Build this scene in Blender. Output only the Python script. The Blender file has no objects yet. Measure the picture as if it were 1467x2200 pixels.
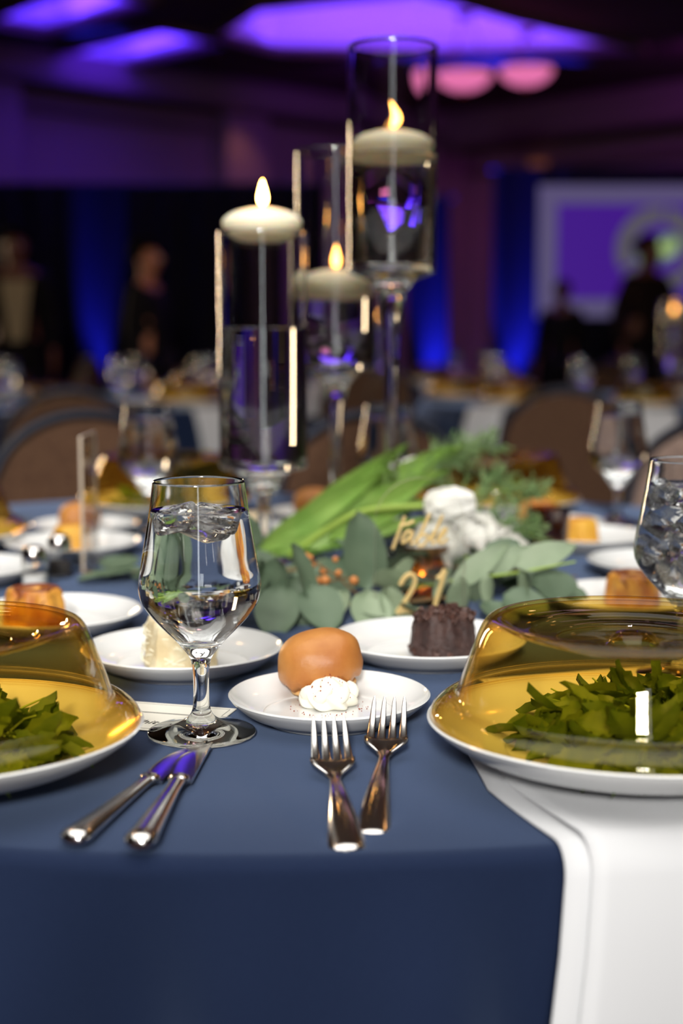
import bpy, bmesh, math, random
from mathutils import Vector, Matrix, Euler, noise
from mathutils.geometry import tessellate_polygon
R = math.radians; PI = math.pi
random.seed(7)
SC = bpy.context.scene; COL = SC.collection
T = 0.75                       # table top height
# ------------------------------------------------------------------ camera
cd = bpy.data.cameras.new('camera'); cam = bpy.data.objects.new('camera', cd); COL.objects.link(cam)
cam.location = (0, 0, 1.036); cam.rotation_euler = (R(90 - 7.3), 0, 0)
cd.lens = 50; cd.sensor_width = 36; cd.clip_start = 0.02; cd.clip_end = 80
cd.dof.use_dof = True; cd.dof.focus_distance = 1.02; cd.dof.aperture_fstop = 3.3
SC.camera = cam
# ------------------------------------------------------------------ world, lights, exposure
w = bpy.data.worlds.new('world'); SC.world = w; w.use_nodes = True
w.node_tree.nodes['Background'].inputs[0].default_value = (.10, .05, .16, 1)
w.node_tree.nodes['Background'].inputs[1].default_value = 0.035
SC.view_settings.view_transform = 'Standard'; SC.view_settings.look = 'None'
SC.view_settings.gamma = 1; SC.view_settings.exposure = 0; SC.view_settings.use_curve_mapping = False
SC.cycles.use_denoising = True; SC.cycles.max_bounces = 24; SC.cycles.transmission_bounces = 20
SC.cycles.transparent_max_bounces = 40; SC.cycles.glossy_bounces = 6; SC.cycles.diffuse_bounces = 3
SC.cycles.sample_clamp_indirect = 6; SC.cycles.blur_glossy = 0.3

def area(name, loc, target, sx, sy, power, col, spread=180):
    l = bpy.data.lights.new(name, 'AREA'); l.shape = 'RECTANGLE'; l.size = sx; l.size_y = sy
    l.energy = power; l.color = col; l.spread = R(spread)
    o = bpy.data.objects.new(name, l); COL.objects.link(o); o.location = loc
    o.rotation_euler = (Vector(target) - Vector(loc)).to_track_quat('-Z', 'Y').to_euler(); return o
def spot(name, loc, target, power, col, ang, blend=.6, rad=.05):
    l = bpy.data.lights.new(name, 'SPOT'); l.energy = power; l.color = col; l.spot_size = R(ang); l.spot_blend = blend
    l.shadow_soft_size = rad
    o = bpy.data.objects.new(name, l); COL.objects.link(o); o.location = loc
    o.rotation_euler = (Vector(target) - Vector(loc)).to_track_quat('-Z', 'Y').to_euler(); return o
def point(name, loc, power, col, rad):
    l = bpy.data.lights.new(name, 'POINT'); l.energy = power; l.color = col; l.shadow_soft_size = rad
    o = bpy.data.objects.new(name, l); COL.objects.link(o); o.location = loc; return o

area('ceiling_bounce_light', (-.3, .6, 3.55), (-.3, .75, 0), 3.4, 3.6, 80, (1, .97, .92), 140)
area('rear_bounce_light', (-.35, -4.7, 3.3), (.1, 3.0, .8), .7, .8, 25, (1, .97, .93), 46)
area('rear_wall_light', (0, -1.6, 3.5), (0, -5.3, 1.0), 6, .5, 14, (.85, .65, 1), 120)
area('strip_light_behind_camera', (.12, -2.3, 1.35), (.05, 1.2, .95), .20, 2.2, 6, (.93, .97, 1))
point('warm_house_lamp_one', (-1.6, 3.4, 3.45), 10, (1, .55, .22), .09)
point('warm_house_lamp_two', (2.0, 4.6, 3.45), 10, (1, .55, .22), .09)
point('warm_house_lamp_three', (.3, 6.6, 3.45), 8, (1, .55, .25), .09)
area('foyer_light', (-4.98, 12.05, 1.75), (0, 1.7, 1.0), .42, 2.2, 40, (1, .74, .46), 90)
BLUE = (.10, .03, 1.0); PURPLE = (.34, .05, 1.0); PINK = (1, .22, .62)
area('cove_light_one', (-2.0, 13.75, 3.78), (-2.0, 13.8, 5), 1.7, 1.5, 60, BLUE)
area('cove_light_two', (-2.3, 12.1, 3.78), (-2.3, 12.2, 5), 1.2, 1.2, 45, BLUE)
area('cove_light_three', (.8, 13.4, 3.78), (.8, 13.6, 5), 3.0, .9, 46, (.13, .04, 1))
area('bowl_glow_pink', (.9, 12.3, 3.8), (1.0, 12.8, 5), 1.2, .25, 9, (1, .28, .75))  # added lamp for the pink glow the bowl lights throw into the tray
spot('purple_wash_left', (-1.6, 12.9, 3.55), (-2.6, 14.9, 2.4), 15, (.13, .025, 1), 120, 1)
spot('purple_wash_middle', (.4, 14.2, 3.5), (-.4, 17.3, 2.3), 26, (.30, .04, .95), 100, 1)
spot('magenta_wash_corner', (1.0, 15.2, 3.4), (1.35, 17.6, 1.6), 40, (.8, .12, .7), 75, 1)
spot('purple_wash_right', (3.6, 13.3, 3.6), (3.2, 16.3, 2.8), 40, (.45, .06, .8), 120, 1)
spot('warm_downlight_column', (-1.0, 15.25, 3.62), (-1.02, 15.9, 2.6), 16, (1, .5, .22), 45, 1)
for nm, x, y in (('one', -2.24, 13.2), ('two', .93, 14.2), ('three', 1.78, 14.62)):
    spot('blue_uplight_' + nm, (x, y - .2, .08), (x, y + .02, 1.25), 1900 if nm == 'one' else 3000, (.015, .02, 1), 20 if nm == 'one' else 28, .7, .03)
area('far_table_wash_light', (.5, 7.2, 3.6), (.6, 8.0, T), 2.5, 1.2, 14, (1, .55, .6))  # pinkish wash aimed down at the table beyond the vases

# ------------------------------------------------------------------ materials
def rgb(r, g, b):
    f = lambda c: (c / 255 / 12.92) if c <= 10 else ((c / 255 + .055) / 1.055) ** 2.4
    return (f(r), f(g), f(b), 1)
def nt(name):
    m = bpy.data.materials.new(name); m.use_nodes = True; t = m.node_tree
    return m, t, t.nodes['Principled BSDF']
def P(name, col, rough=.5, metal=0, spec=.5, var=None, vscale=20, bump=0, bscale=60, sss=0, sssr=(.01, .006, .003), coat=0, detail=4, sheen=0, trans=0):
    m, t, b = nt(name); N = t.nodes; L = t.links
    col = tuple(col) + ((1,) if len(col) == 3 else ())
    b.inputs['Base Color'].default_value = col; b.inputs['Roughness'].default_value = rough
    b.inputs['Metallic'].default_value = metal; b.inputs['Specular IOR Level'].default_value = spec
    b.inputs['Coat Weight'].default_value = coat; b.inputs['Sheen Weight'].default_value = sheen; b.inputs['Sheen Tint'].default_value = (.45, .62, 1, 1)
    if sss:
        b.inputs['Subsurface Weight'].default_value = sss; b.inputs['Subsurface Radius'].default_value = sssr
        b.inputs['Subsurface Scale'].default_value = 1
    if trans:
        tl = N.new('ShaderNodeBsdfTranslucent'); tl.inputs[0].default_value = col; ms = N.new('ShaderNodeMixShader'); ms.inputs[0].default_value = trans
        L.new(b.outputs[0], ms.inputs[1]); L.new(tl.outputs[0], ms.inputs[2]); L.new(ms.outputs[0], N['Material Output'].inputs[0])
    tc = N.new('ShaderNodeTexCoord')
    if var:
        n = N.new('ShaderNodeTexNoise'); n.inputs['Scale'].default_value = vscale; n.inputs['Detail'].default_value = detail
        r = N.new('ShaderNodeValToRGB'); r.color_ramp.elements[0].position = .35; r.color_ramp.elements[1].position = .65
        r.color_ramp.elements[0].color = col; r.color_ramp.elements[1].color = tuple(var) + ((1,) if len(var) == 3 else ())
        L.new(tc.outputs['Object'], n.inputs['Vector']); L.new(n.outputs['Fac'], r.inputs['Fac']); L.new(r.outputs['Color'], b.inputs['Base Color'])
    if bump:
        n2 = N.new('ShaderNodeTexNoise'); n2.inputs['Scale'].default_value = bscale; n2.inputs['Detail'].default_value = 5
        bp = N.new('ShaderNodeBump'); bp.inputs['Strength'].default_value = bump; bp.inputs['Distance'].default_value = .002
        L.new(tc.outputs['Object'], n2.inputs['Vector']); L.new(n2.outputs['Fac'], bp.inputs['Height']); L.new(bp.outputs['Normal'], b.inputs['Normal'])
    return m
def emit(name, col, s):
    m, t, b = nt(name); b.inputs['Base Color'].default_value = (0, 0, 0, 1)
    b.inputs['Emission Color'].default_value = tuple(col) + (1,); b.inputs['Emission Strength'].default_value = s; return m
def glassy(name, ior, col=(1, 1, 1), rough=0, bump=0, bscale=80):
    m = bpy.data.materials.new(name); m.use_nodes = True; t = m.node_tree; t.nodes.clear()
    o = t.nodes.new('ShaderNodeOutputMaterial'); g = t.nodes.new('ShaderNodeBsdfGlass')
    g.inputs['IOR'].default_value = ior; g.inputs['Color'].default_value = col + (1,); g.inputs['Roughness'].default_value = rough
    t.links.new(g.outputs[0], o.inputs[0])
    if bump:
        n = t.nodes.new('ShaderNodeTexNoise'); n.inputs['Scale'].default_value = bscale; bp = t.nodes.new('ShaderNodeBump')
        bp.inputs['Strength'].default_value = bump; bp.inputs['Distance'].default_value = .002
        tc = t.nodes.new('ShaderNodeTexCoord'); t.links.new(tc.outputs['Object'], n.inputs['Vector'])
        t.links.new(n.outputs['Fac'], bp.inputs['Height']); t.links.new(bp.outputs[0], g.inputs['Normal'])
    return m
def thin(name, col, edge, ior=1.5, rough=0.0):
    """thin-walled glass: tinted see-through plus a Fresnel gloss on each surface"""
    m = bpy.data.materials.new(name); m.use_nodes = True; t = m.node_tree; t.nodes.clear(); N = t.nodes; L = t.links
    o = N.new('ShaderNodeOutputMaterial'); tr = N.new('ShaderNodeBsdfTransparent'); gl = N.new('ShaderNodeBsdfGlossy')
    gl.inputs['Roughness'].default_value = rough
    lw = N.new('ShaderNodeLayerWeight'); lw.inputs['Blend'].default_value = .5
    pw = N.new('ShaderNodeMath'); pw.operation = 'POWER'; pw.inputs[1].default_value = 5; L.new(lw.outputs['Facing'], pw.inputs[0])
    fr = N.new('ShaderNodeMapRange'); f0 = ((ior - 1) / (ior + 1)) ** 2; fr.inputs['To Min'].default_value = f0; fr.inputs['To Max'].default_value = 1
    L.new(pw.outputs[0], fr.inputs['Value'])
    p2 = N.new('ShaderNodeMath'); p2.operation = 'POWER'; p2.inputs[1].default_value = 3; L.new(lw.outputs['Facing'], p2.inputs[0])
    mx = N.new('ShaderNodeMix'); mx.data_type = 'RGBA'; mx.inputs[6].default_value = col + (1,); mx.inputs[7].default_value = edge + (1,)
    L.new(p2.outputs[0], mx.inputs[0]); L.new(mx.outputs[2], tr.inputs[0])
    s = N.new('ShaderNodeMixShader'); L.new(fr.outputs[0], s.inputs[0]); L.new(tr.outputs[0], s.inputs[1]); L.new(gl.outputs[0], s.inputs[2])
    L.new(s.outputs[0], o.inputs[0]); return m

M = {}
M['cloth'] = P('navy_cloth', rgb(18, 30, 57), .85, spec=.12, var=rgb(21, 33, 60), vscale=700, bump=.12, bscale=2500, sheen=.42)
M['napkin'] = P('white_linen', rgb(207, 208, 210), .8, spec=.2, bump=.1, bscale=1800)
M['china'] = P('white_china', rgb(224, 225, 224), .16, spec=.5, coat=.3)
M['steel'] = P('polished_steel', (.78, .75, .72), .16, metal=1)
M['glass'] = glassy('clear_glass', 1.48, (.985, .99, .99))
M['stemglass'] = glassy('vase_glass', 1.5, (.985, .99, .985))
M['water'] = glassy('water', 1.33)
M['ice'] = glassy('ice', 1.2, (.98, .98, .98), .05, .6, 140)
_t = M['ice'].node_tree; _o = _t.nodes['Material Output']; _m = _t.nodes.new('ShaderNodeMixShader'); _d = _t.nodes.new('ShaderNodeBsdfDiffuse'); _n = _t.nodes.new('ShaderNodeTexNoise'); _r = _t.nodes.new('ShaderNodeMapRange'); _c = _t.nodes.new('ShaderNodeTexCoord')
_n.inputs['Scale'].default_value = 90; _r.inputs['From Min'].default_value = .45; _r.inputs['From Max'].default_value = .75; _r.inputs['To Max'].default_value = .55
_t.links.new(_c.outputs['Object'], _n.inputs[0]); _t.links.new(_n.outputs['Fac'], _r.inputs['Value']); _t.links.new(_r.outputs[0], _m.inputs[0])
_t.links.new(_o.inputs[0].links[0].from_socket, _m.inputs[1]); _t.links.new(_d.outputs[0], _m.inputs[2]); _t.links.new(_m.outputs[0], _o.inputs[0])
M['thin'] = thin('thin_clear_glass', (.985, .985, .98), (.86, .86, .86))
M['acrylic'] = thin('acrylic_sheet', (.985, .985, .98), (.95, .95, .95), 1.35)
M['acrylic_edge'] = P('acrylic_edge', rgb(196, 180, 160), .35)
M['amber'] = thin('amber_glass', (.945, .845, .53), (.80, .58, .26), 1.34)
M['gold'] = P('gold_lettering', rgb(224, 194, 130), .4, metal=.1)
M['votive'] = thin('smoked_gold_glass', (.50, .35, .21), (.34, .21, .12), 2.3, .05)
M['wax'] = P('ivory_wax', rgb(250, 240, 212), .5, sss=.5, sssr=(.03, .02, .01))
M['wick'] = P('wick', (.03, .02, .015), .9)
M['flame'] = emit('flame', (1, .42, .08), 90)
M['crust'] = P('bread_crust', rgb(200, 138, 72), .42, var=rgb(172, 106, 50), vscale=22, bump=.25, bscale=130, spec=.35)
M['crumb'] = P('bread_underside', rgb(226, 178, 112), .7, bump=.25, bscale=160)
M['butter'] = P('whipped_butter', rgb(248, 244, 226), .45, bump=.15, bscale=160)
M['spice'] = P('spice_flakes', rgb(150, 70, 45), .8)
M['choc'] = P('chocolate_cake', rgb(72, 48, 42), .6, var=rgb(52, 33, 30), vscale=90, bump=.7, bscale=240)
M['chocbit'] = P('chocolate_shavings', rgb(104, 72, 62), .5, var=rgb(70, 46, 40), vscale=60)
M['coco'] = P('coconut_cake', rgb(226, 214, 180), .8, var=rgb(206, 186, 144), vscale=60, bump=.5, bscale=180)
M['shred'] = P('coconut_shreds', rgb(238, 232, 206), .7)
M['caramel'] = P('caramel_cake', rgb(222, 160, 62), .5, var=rgb(176, 100, 38), vscale=55, bump=.4, bscale=120)
M['topping'] = P('brown_topping', rgb(128, 66, 30), .4)
M['yellow'] = P('lemon_cake', rgb(226, 172, 62), .6, var=rgb(210, 148, 44), vscale=40, bump=.3, bscale=120)
M['cream'] = P('cheesecake', rgb(232, 212, 176), .6, bump=.15)
M['arugula'] = P('salad_green', rgb(130, 152, 60), .5, var=rgb(98, 126, 44), vscale=60, trans=.3)
M['arugula2'] = P('salad_green_dark', rgb(84, 114, 42), .5, var=rgb(108, 134, 54), vscale=60, trans=.3)
M['euca'] = P('eucalyptus_leaf', rgb(104, 123, 98), .6, var=rgb(90, 110, 86), vscale=30, trans=.15)
M['euca2'] = P('eucalyptus_leaf_pale', rgb(152, 168, 138), .6, var=rgb(134, 152, 122), vscale=30, trans=.15)
M['tulipleaf'] = P('tulip_leaf', rgb(160, 192, 100), .45, var=rgb(126, 166, 76), vscale=25, trans=.25)
M['stem'] = P('green_stem', rgb(150, 176, 76), .5)
M['twig'] = P('brown_twig', rgb(120, 92, 56), .7)
M['petal'] = P('white_petal', rgb(252, 251, 244), .55, trans=.1)
M['fern'] = P('fern_green', rgb(136, 164, 106), .6, var=rgb(108, 140, 84), vscale=40, trans=.25)
M['berry'] = P('orange_bud', rgb(190, 120, 60), .5)
M['paper'] = P('card_stock', rgb(238, 235, 222), .7)
M['ink'] = P('black_ink', (.02, .018, .015), .6)
M['salt'] = P('salt', rgb(240, 240, 238), .9)
M['pepper'] = P('pepper', rgb(70, 62, 56), .9, var=rgb(40, 36, 32), vscale=200)
M['fabric'] = P('brown_chair_fabric', rgb(98, 72, 54), .9, var=rgb(80, 56, 42), vscale=90, spec=.2)
M['fabric_lit'] = P('lit_chair_fabric', rgb(150, 128, 116), .9, var=rgb(122, 102, 94), vscale=70, spec=.2)  # chair fabric lightened to grey-pink, the light on it put into the colour
M['frame'] = P('dark_metal', rgb(42, 46, 58), .45, metal=.6)
M['carpet'] = P('carpet', rgb(46, 34, 48), .95, var=rgb(66, 48, 40), vscale=3, spec=.1)
M['wall'] = P('plaster_wall', rgb(146, 116, 128), .8, spec=.2)
M['trim'] = P('wall_trim', rgb(116, 92, 98), .7)
M['ceil'] = P('ceiling_paint', rgb(120, 98, 92), .85, spec=.2)
M['tray'] = P('tray_paint', rgb(225, 220, 225), .85, spec=.2)
M['drape'] = P('black_drape', rgb(26, 26, 30), .95, spec=.1)
M['black'] = P('black_suit', rgb(24, 22, 24), .85, spec=.15)
M['brownsuit'] = P('dark_brown_top', rgb(40, 28, 24), .85, spec=.15)
M['beige'] = P('beige_shirt', rgb(176, 160, 120), .8)
M['skin'] = P('skin', rgb(186, 124, 88), .55, sss=.1)
M['skin2'] = P('deep_skin', rgb(120, 74, 52), .55, sss=.1)
M['hair'] = P('black_hair', rgb(16, 12, 11), .9, spec=.05)
M['eye'] = P('eye', rgb(225, 222, 215), .2)
M['shoe'] = P('black_leather', (.01, .01, .01), .3)
M['bowl'] = emit('lit_bowl_glass', (1, .22, .52), .8)
M['brass'] = P('dim_brass', rgb(150, 100, 60), .35, metal=.9)
M['scone'] = emit('dim_shade', (1, .28, .10), .10)
M['scrborder'] = emit('screen_border', rgb(84, 76, 112)[:3], 1)
M['scrpurple'] = emit('screen_purple', rgb(62, 20, 132)[:3], 1)
M['scrgrey'] = emit('screen_grey', rgb(84, 80, 92)[:3], 1)
M['scrgreen'] = emit('screen_green', rgb(150, 176, 112)[:3], 1)
M['scrdim'] = emit('screen_dim_green', rgb(96, 116, 88)[:3], 1)

# ------------------------------------------------------------------ helpers
def props(o, label=None, cat=None, group=None, kind=None):
    if label: o['label'] = label
    if cat: o['category'] = cat
    if group: o['group'] = group
    if kind: o['kind'] = kind
    return o
def thing(name, loc, label, cat, rz=0, group=None):
    o = bpy.data.objects.new(name, None); COL.objects.link(o); o.location = loc; o.rotation_euler = (0, 0, rz)
    o.empty_display_size = .02
    return props(o, label, cat, group)
def obj(name, bm, mats, parent=None, smooth=True, loc=None, rot=None, merge=None, auto=48):
    if merge is None: merge = 1e-6
    bmesh.ops.remove_doubles(bm, verts=bm.verts, dist=merge)
    bmesh.ops.recalc_face_normals(bm, faces=bm.faces)
    me = bpy.data.meshes.new(name); bm.to_mesh(me); bm.free()
    for m in (mats if isinstance(mats, (list, tuple)) else [mats]): me.materials.append(m)
    if smooth:
        me.shade_smooth()
        if auto: me.set_sharp_from_angle(angle=R(auto))
    o = bpy.data.objects.new(name, me); COL.objects.link(o)
    if parent: o.parent = parent
    if loc is not None: o.location = loc
    if rot is not None: o.rotation_euler = rot
    return o
def inst(name, src, parent=None, loc=(0, 0, 0), rot=(0, 0, 0), scale=(1, 1, 1)):
    o = bpy.data.objects.new(name, src.data if hasattr(src, 'data') else src); COL.objects.link(o)
    o.parent = parent; o.location = loc; o.rotation_euler = rot; o.scale = scale; return o
def dup(src, loc, rz=None, label=None, group=None):
    r = src.copy(); COL.objects.link(r); r.location = loc
    if rz is not None: r.rotation_euler = (0, 0, rz)
    if label: r['label'] = label
    if group: r['group'] = group
    for ch in list(src.children):
        c = ch.copy(); COL.objects.link(c); c.parent = r
        for g in ch.children:
            d = g.copy(); COL.objects.link(d); d.parent = c
    return r
def lathe(bm, pts, seg=64, closed=False, mod=None, mi=0):
    rings = []
    for k, (r, z) in enumerate(pts):
        ring = []
        for i in range(seg):
            a = 2 * PI * i / seg; rr, zz = (r, z) if mod is None else mod(r, z, a, k)
            ring.append(bm.verts.new((rr * math.cos(a), rr * math.sin(a), zz)))
        rings.append(ring)
    n = len(rings)
    for k in range(n if closed else n - 1):
        A, B = rings[k], rings[(k + 1) % n]
        for i in range(seg):
            j = (i + 1) % seg
            try:
                f = bm.faces.new((A[i], A[j], B[j], B[i])); f.material_index = mi
            except ValueError: pass
    return rings
def smooth_pts(pts, n=6):
    """Catmull-Rom through a profile"""
    out = []
    for i in range(len(pts) - 1):
        p0 = pts[max(i - 1, 0)]; p1 = pts[i]; p2 = pts[i + 1]; p3 = pts[min(i + 2, len(pts) - 1)]
        for k in range(n):
            t = k / n
            out.append(tuple(.5 * ((2 * p1[d]) + (-p0[d] + p2[d]) * t + (2 * p0[d] - 5 * p1[d] + 4 * p2[d] - p3[d]) * t * t + (-p0[d] + 3 * p1[d] - 3 * p2[d] + p3[d]) * t ** 3) for d in range(len(p1))))
    out.append(tuple(pts[-1])); return out
def tube(bm, pts, rad, seg=8, cap=True, flat=1.0, mi=0):
    pts = [Vector(p) for p in pts]; rings = []; n = len(pts)
    rads = rad if isinstance(rad, (list, tuple)) else [rad] * n
    up = Vector((0, 0, 1)); d0 = (pts[1] - pts[0]).normalized()
    if abs(d0.z) > .9: up = Vector((0, 1, 0))
    for i, p in enumerate(pts):
        d = (pts[min(i + 1, n - 1)] - pts[max(i - 1, 0)]).normalized()
        s = d.cross(up); s.normalize(); u = s.cross(d).normalized()
        rings.append([bm.verts.new(p + (s * math.cos(2 * PI * k / seg) + u * math.sin(2 * PI * k / seg) * flat) * rads[i]) for k in range(seg)])
    for i in range(n - 1):
        for k in range(seg):
            j = (k + 1) % seg
            f = bm.faces.new((rings[i][k], rings[i][j], rings[i + 1][j], rings[i + 1][k])); f.material_index = mi
    if cap:
        bm.faces.new(rings[0][::-1]).material_index = mi; bm.faces.new(rings[-1]).material_index = mi
def box(bm, cx, cy, cz, sx, sy, sz, mat=None, bev=0, mi=0):
    r = bmesh.ops.create_cube(bm, size=1); vs = r['verts']
    bmesh.ops.scale(bm, vec=(sx, sy, sz), verts=vs)
    if bev:
        es = list({e for v in vs for e in v.link_edges})
        rb = bmesh.ops.bevel(bm, geom=es, offset=bev, segments=3, affect='EDGES', profile=.5)
        vs = list({v for f in rb['faces'] for v in f.verts} | {v for v in vs if v.is_valid})
    if mat is not None: bmesh.ops.transform(bm, matrix=mat, verts=vs)
    bmesh.ops.translate(bm, vec=(cx, cy, cz), verts=vs); return vs
def prism(bm, poly, y0, y1, mi=0, mi_edge=None):
    """extrude an x-z outline along y"""
    a = [bm.verts.new((p[0], y0, p[1])) for p in poly]; b = [bm.verts.new((p[0], y1, p[1])) for p in poly]
    bm.faces.new(a).material_index = mi; bm.faces.new(b[::-1]).material_index = mi
    n = len(poly)
    for i in range(n):
        j = (i + 1) % n; f = bm.faces.new((a[i], b[i], b[j], a[j])); f.material_index = mi if mi_edge is None else mi_edge
def struct(name, bm, m, smooth=False):
    return props(obj(name, bm, m, smooth=smooth), kind='structure')
def leaf_bm(L, W, tip=.5, bend=.15, fold=.12, nl=7, lobes=0, seed=0, ex=.8):
    """leaf along +X from the origin, face up"""
    rnd = random.Random(seed); bm = bmesh.new(); rows = []
    for i in range(nl + 1):
        u = i / nl
        wd = W / 2 * (math.sin(PI * u ** tip) ** ex if 0 < u < 1 else (.03 if u == 0 else .02))
        if lobes and 0 < u < 1: wd *= 1 + lobes * (1 if i % 2 else -.6)
        zc = -bend * L * u * u + rnd.uniform(-.01, .01) * L
        row = []
        for k in (-2, -1, 0, 1, 2):
            v = k / 2; row.append(bm.verts.new((u * L, wd * v, zc + fold * W * (abs(v) ** 1.5) + rnd.uniform(-.015, .015) * W)))
        rows.append(row)
    for i in range(nl):
        for k in range(4): bm.faces.new((rows[i][k], rows[i + 1][k], rows[i + 1][k + 1], rows[i][k + 1]))
    return bm
def aim(d, roll=0):
    """euler that turns +X to d, then rolls about d"""
    d = Vector(d).normalized(); q = d.to_track_quat('X', 'Z')
    return (q @ Euler((roll, 0, 0)).to_quaternion()).to_euler()

# ------------------------------------------------------------------ room shell
bm = bmesh.new()
for v in ((-14, -6), (14, -6), (14, 24), (-14, 24)): bm.verts.new((v[0], v[1], 0))
bm.faces.new(bm.verts); struct('floor', bm, M['carpet'])
bm = bmesh.new(); box(bm, 0, -5.3, 1.85, 20, .1, 3.7); struct('wall_back', bm, M['wall'])
CZ = 3.7
holes = [[(-2.95, 14.25), (-2.35, 14.85), (-1.05, 13.5), (-1.6, 12.95)],
         [(-3.1, 12.6), (-2.6, 13.05), (-1.5, 11.85), (-2.0, 11.3)],
         [(-1.15, 13.2), (-.6, 13.95), (.9, 14.12), (2.85, 13.83), (1.5, 12.55), (.6, 11.5), (-.7, 12.1)]]
outer = [(-14, -6), (14, -6), (14, 24), (-14, 24)]
loops = [[Vector((x, y, 0)) for x, y in p] for p in [outer] + holes]
flat = [v for l in loops for v in l]
bm = bmesh.new(); vs = [bm.verts.new((v.x, v.y, CZ)) for v in flat]
for t in tessellate_polygon(loops):
    try: bm.faces.new([vs[i] for i in t])
    except ValueError: pass
struct('ceiling', bm, M['ceil'])
for k, h in enumerate(holes):
    bm = bmesh.new(); a = [bm.verts.new((x, y, CZ)) for x, y in h]; b = [bm.verts.new((x, y, CZ + .42)) for x, y in h]
    for i in range(len(h)):
        j = (i + 1) % len(h); bm.faces.new((a[i], a[j], b[j], b[i]))
    bm.faces.new(b); struct('ceiling_tray', bm, M['tray'])
    bm = bmesh.new()                                            # moulded lip round each tray
    n = len(h); cx = sum(p[0] for p in h) / n; cy = sum(p[1] for p in h) / n
    ps = [((x, y, CZ - .03)) for x, y in h]; tube(bm, ps + [ps[0]], .05, 6); struct('ceiling_trim', bm, M['ceil'])
CORNER = Vector((1.3, 18.6, 0)); DL = Vector((-.71, -.704, 0)).normalized(); DR = Vector((.71, -.704, 0)).normalized()
def wall(name, d, length):
    n = Vector((-d.y, d.x, 0)); n = n if n.y < 0 else -n
    bm = bmesh.new(); a = CORNER; b = CORNER + d * length
    for p in ((a, 0), (b, 0), (b, CZ + .6), (a, CZ + .6)): bm.verts.new((p[0].x, p[0].y, p[1]))
    bm.faces.new(bm.verts); struct(name, bm, M['wall']); return n
nL = wall('wall_left', DL, 11); nR = wall('wall_right', DR, 12)
def wallbox(name, d, n, s0, s1, z0, z1, dep, m):
    bm = bmesh.new(); ang = math.atan2(d.y, d.x)
    c = CORNER + d * ((s0 + s1) / 2) + n * (dep / 2)
    box(bm, c.x, c.y, (z0 + z1) / 2, s1 - s0, dep, z1 - z0, Matrix.Rotation(ang, 4, 'Z'), bev=.015)
    return struct(name, bm, m)
# columns, soffits and crown mouldings along both walls
for s0, s1 in ((3.25, 3.85), (6.4, 7.1), (-.05, .5)): wallbox('column_left', DL, nL, s0, s1, 0, 3.42, .30, M['wall'])
for s0, s1 in ((.0, .45), (5.5, 6.1)): wallbox('column_right', DR, nR, s0, s1, 0, 3.42, .25, M['wall'])
wallbox('trim_left', DL, nL, -.1, 10, 3.42, 3.7, .42, M['wall']); wallbox('trim_left_crown', DL, nL, -.1, 10, 3.36, 3.44, .47, M['trim'])
wallbox('trim_right', DR, nR, -.1, 11, 3.30, 3.7, .42, M['wall']); wallbox('trim_right_crown', DR, nR, -.1, 11, 3.24, 3.32, .47, M['trim'])
wallbox('trim_left_panel', DL, nL, 3.85, 6.4, 3.16, 3.24, .12, M['trim'])
wallbox('trim_right_band', DR, nR, .4, 11, 2.95, 3.02, .1, M['trim'])
c = CORNER + DL * 9.0 + nL * .02; bm = bmesh.new()
for sx, z, a, b in ((-.34, 1.45, .08, 2.9), (.34, 1.45, .08, 2.9), (0, 2.92, .76, .08)): box(bm, sx, 0, z, a, .06, b)
o = struct('door_1', bm, M['trim']); o.location = c; o.rotation_euler = (0, 0, math.atan2(DL.y, DL.x))
# ------------------------------------------------------------------ pipe-and-drape
def drape(x0, x1, y, h, label):
    bm = bmesh.new(); n = int((x1 - x0) / .03); rows = []
    for j in range(5):
        z = .03 + (h - .05) * j / 4; row = []
        for i in range(n + 1):
            x = x0 + (x1 - x0) * i / n
            row.append(bm.verts.new((x, y + .035 * math.sin(x * 21) * (1.3 - j * .12) + .02 * math.sin(x * 8.3 + 1), z)))
        rows.append(row)
    for j in range(4):
        for i in range(n): bm.faces.new((rows[j][i], rows[j][i + 1], rows[j + 1][i + 1], rows[j + 1][i]))
    r = thing('black_drape', ((x0 + x1) / 2, y, 0), label, 'drape')
    o = obj('curtain', bm, M['drape'], r); o.location = (-(x0 + x1) / 2, -y, 0)
    p = bmesh.new(); tube(p, [(-(x1 - x0) / 2 - .05, .06, h - .01), ((x1 - x0) / 2 + .05, .06, h - .01)], .02, 8); obj('crossbar', p, M['frame'], r)
    for sx in (-1, 1):
        p = bmesh.new(); tube(p, [(sx * (x1 - x0) / 2, .06, .01), (sx * (x1 - x0) / 2, .06, h)], .02, 8)
        box(p, sx * (x1 - x0) / 2, .06, .008, .3, .1, .014); obj('upright', p, M['frame'], r)
drape(-3.9, -.35, 13.2, 2.36, 'long black drape along the left wall with a blue uplight at its foot')
drape(.66, 1.05, 14.2, 2.34, 'narrow black drape strip between the purple wall and the candle vases, lit blue below')
drape(1.55, 6.5, 14.62, 2.66, 'tall black drape behind the projection screen, blue uplight at its left end')

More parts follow.
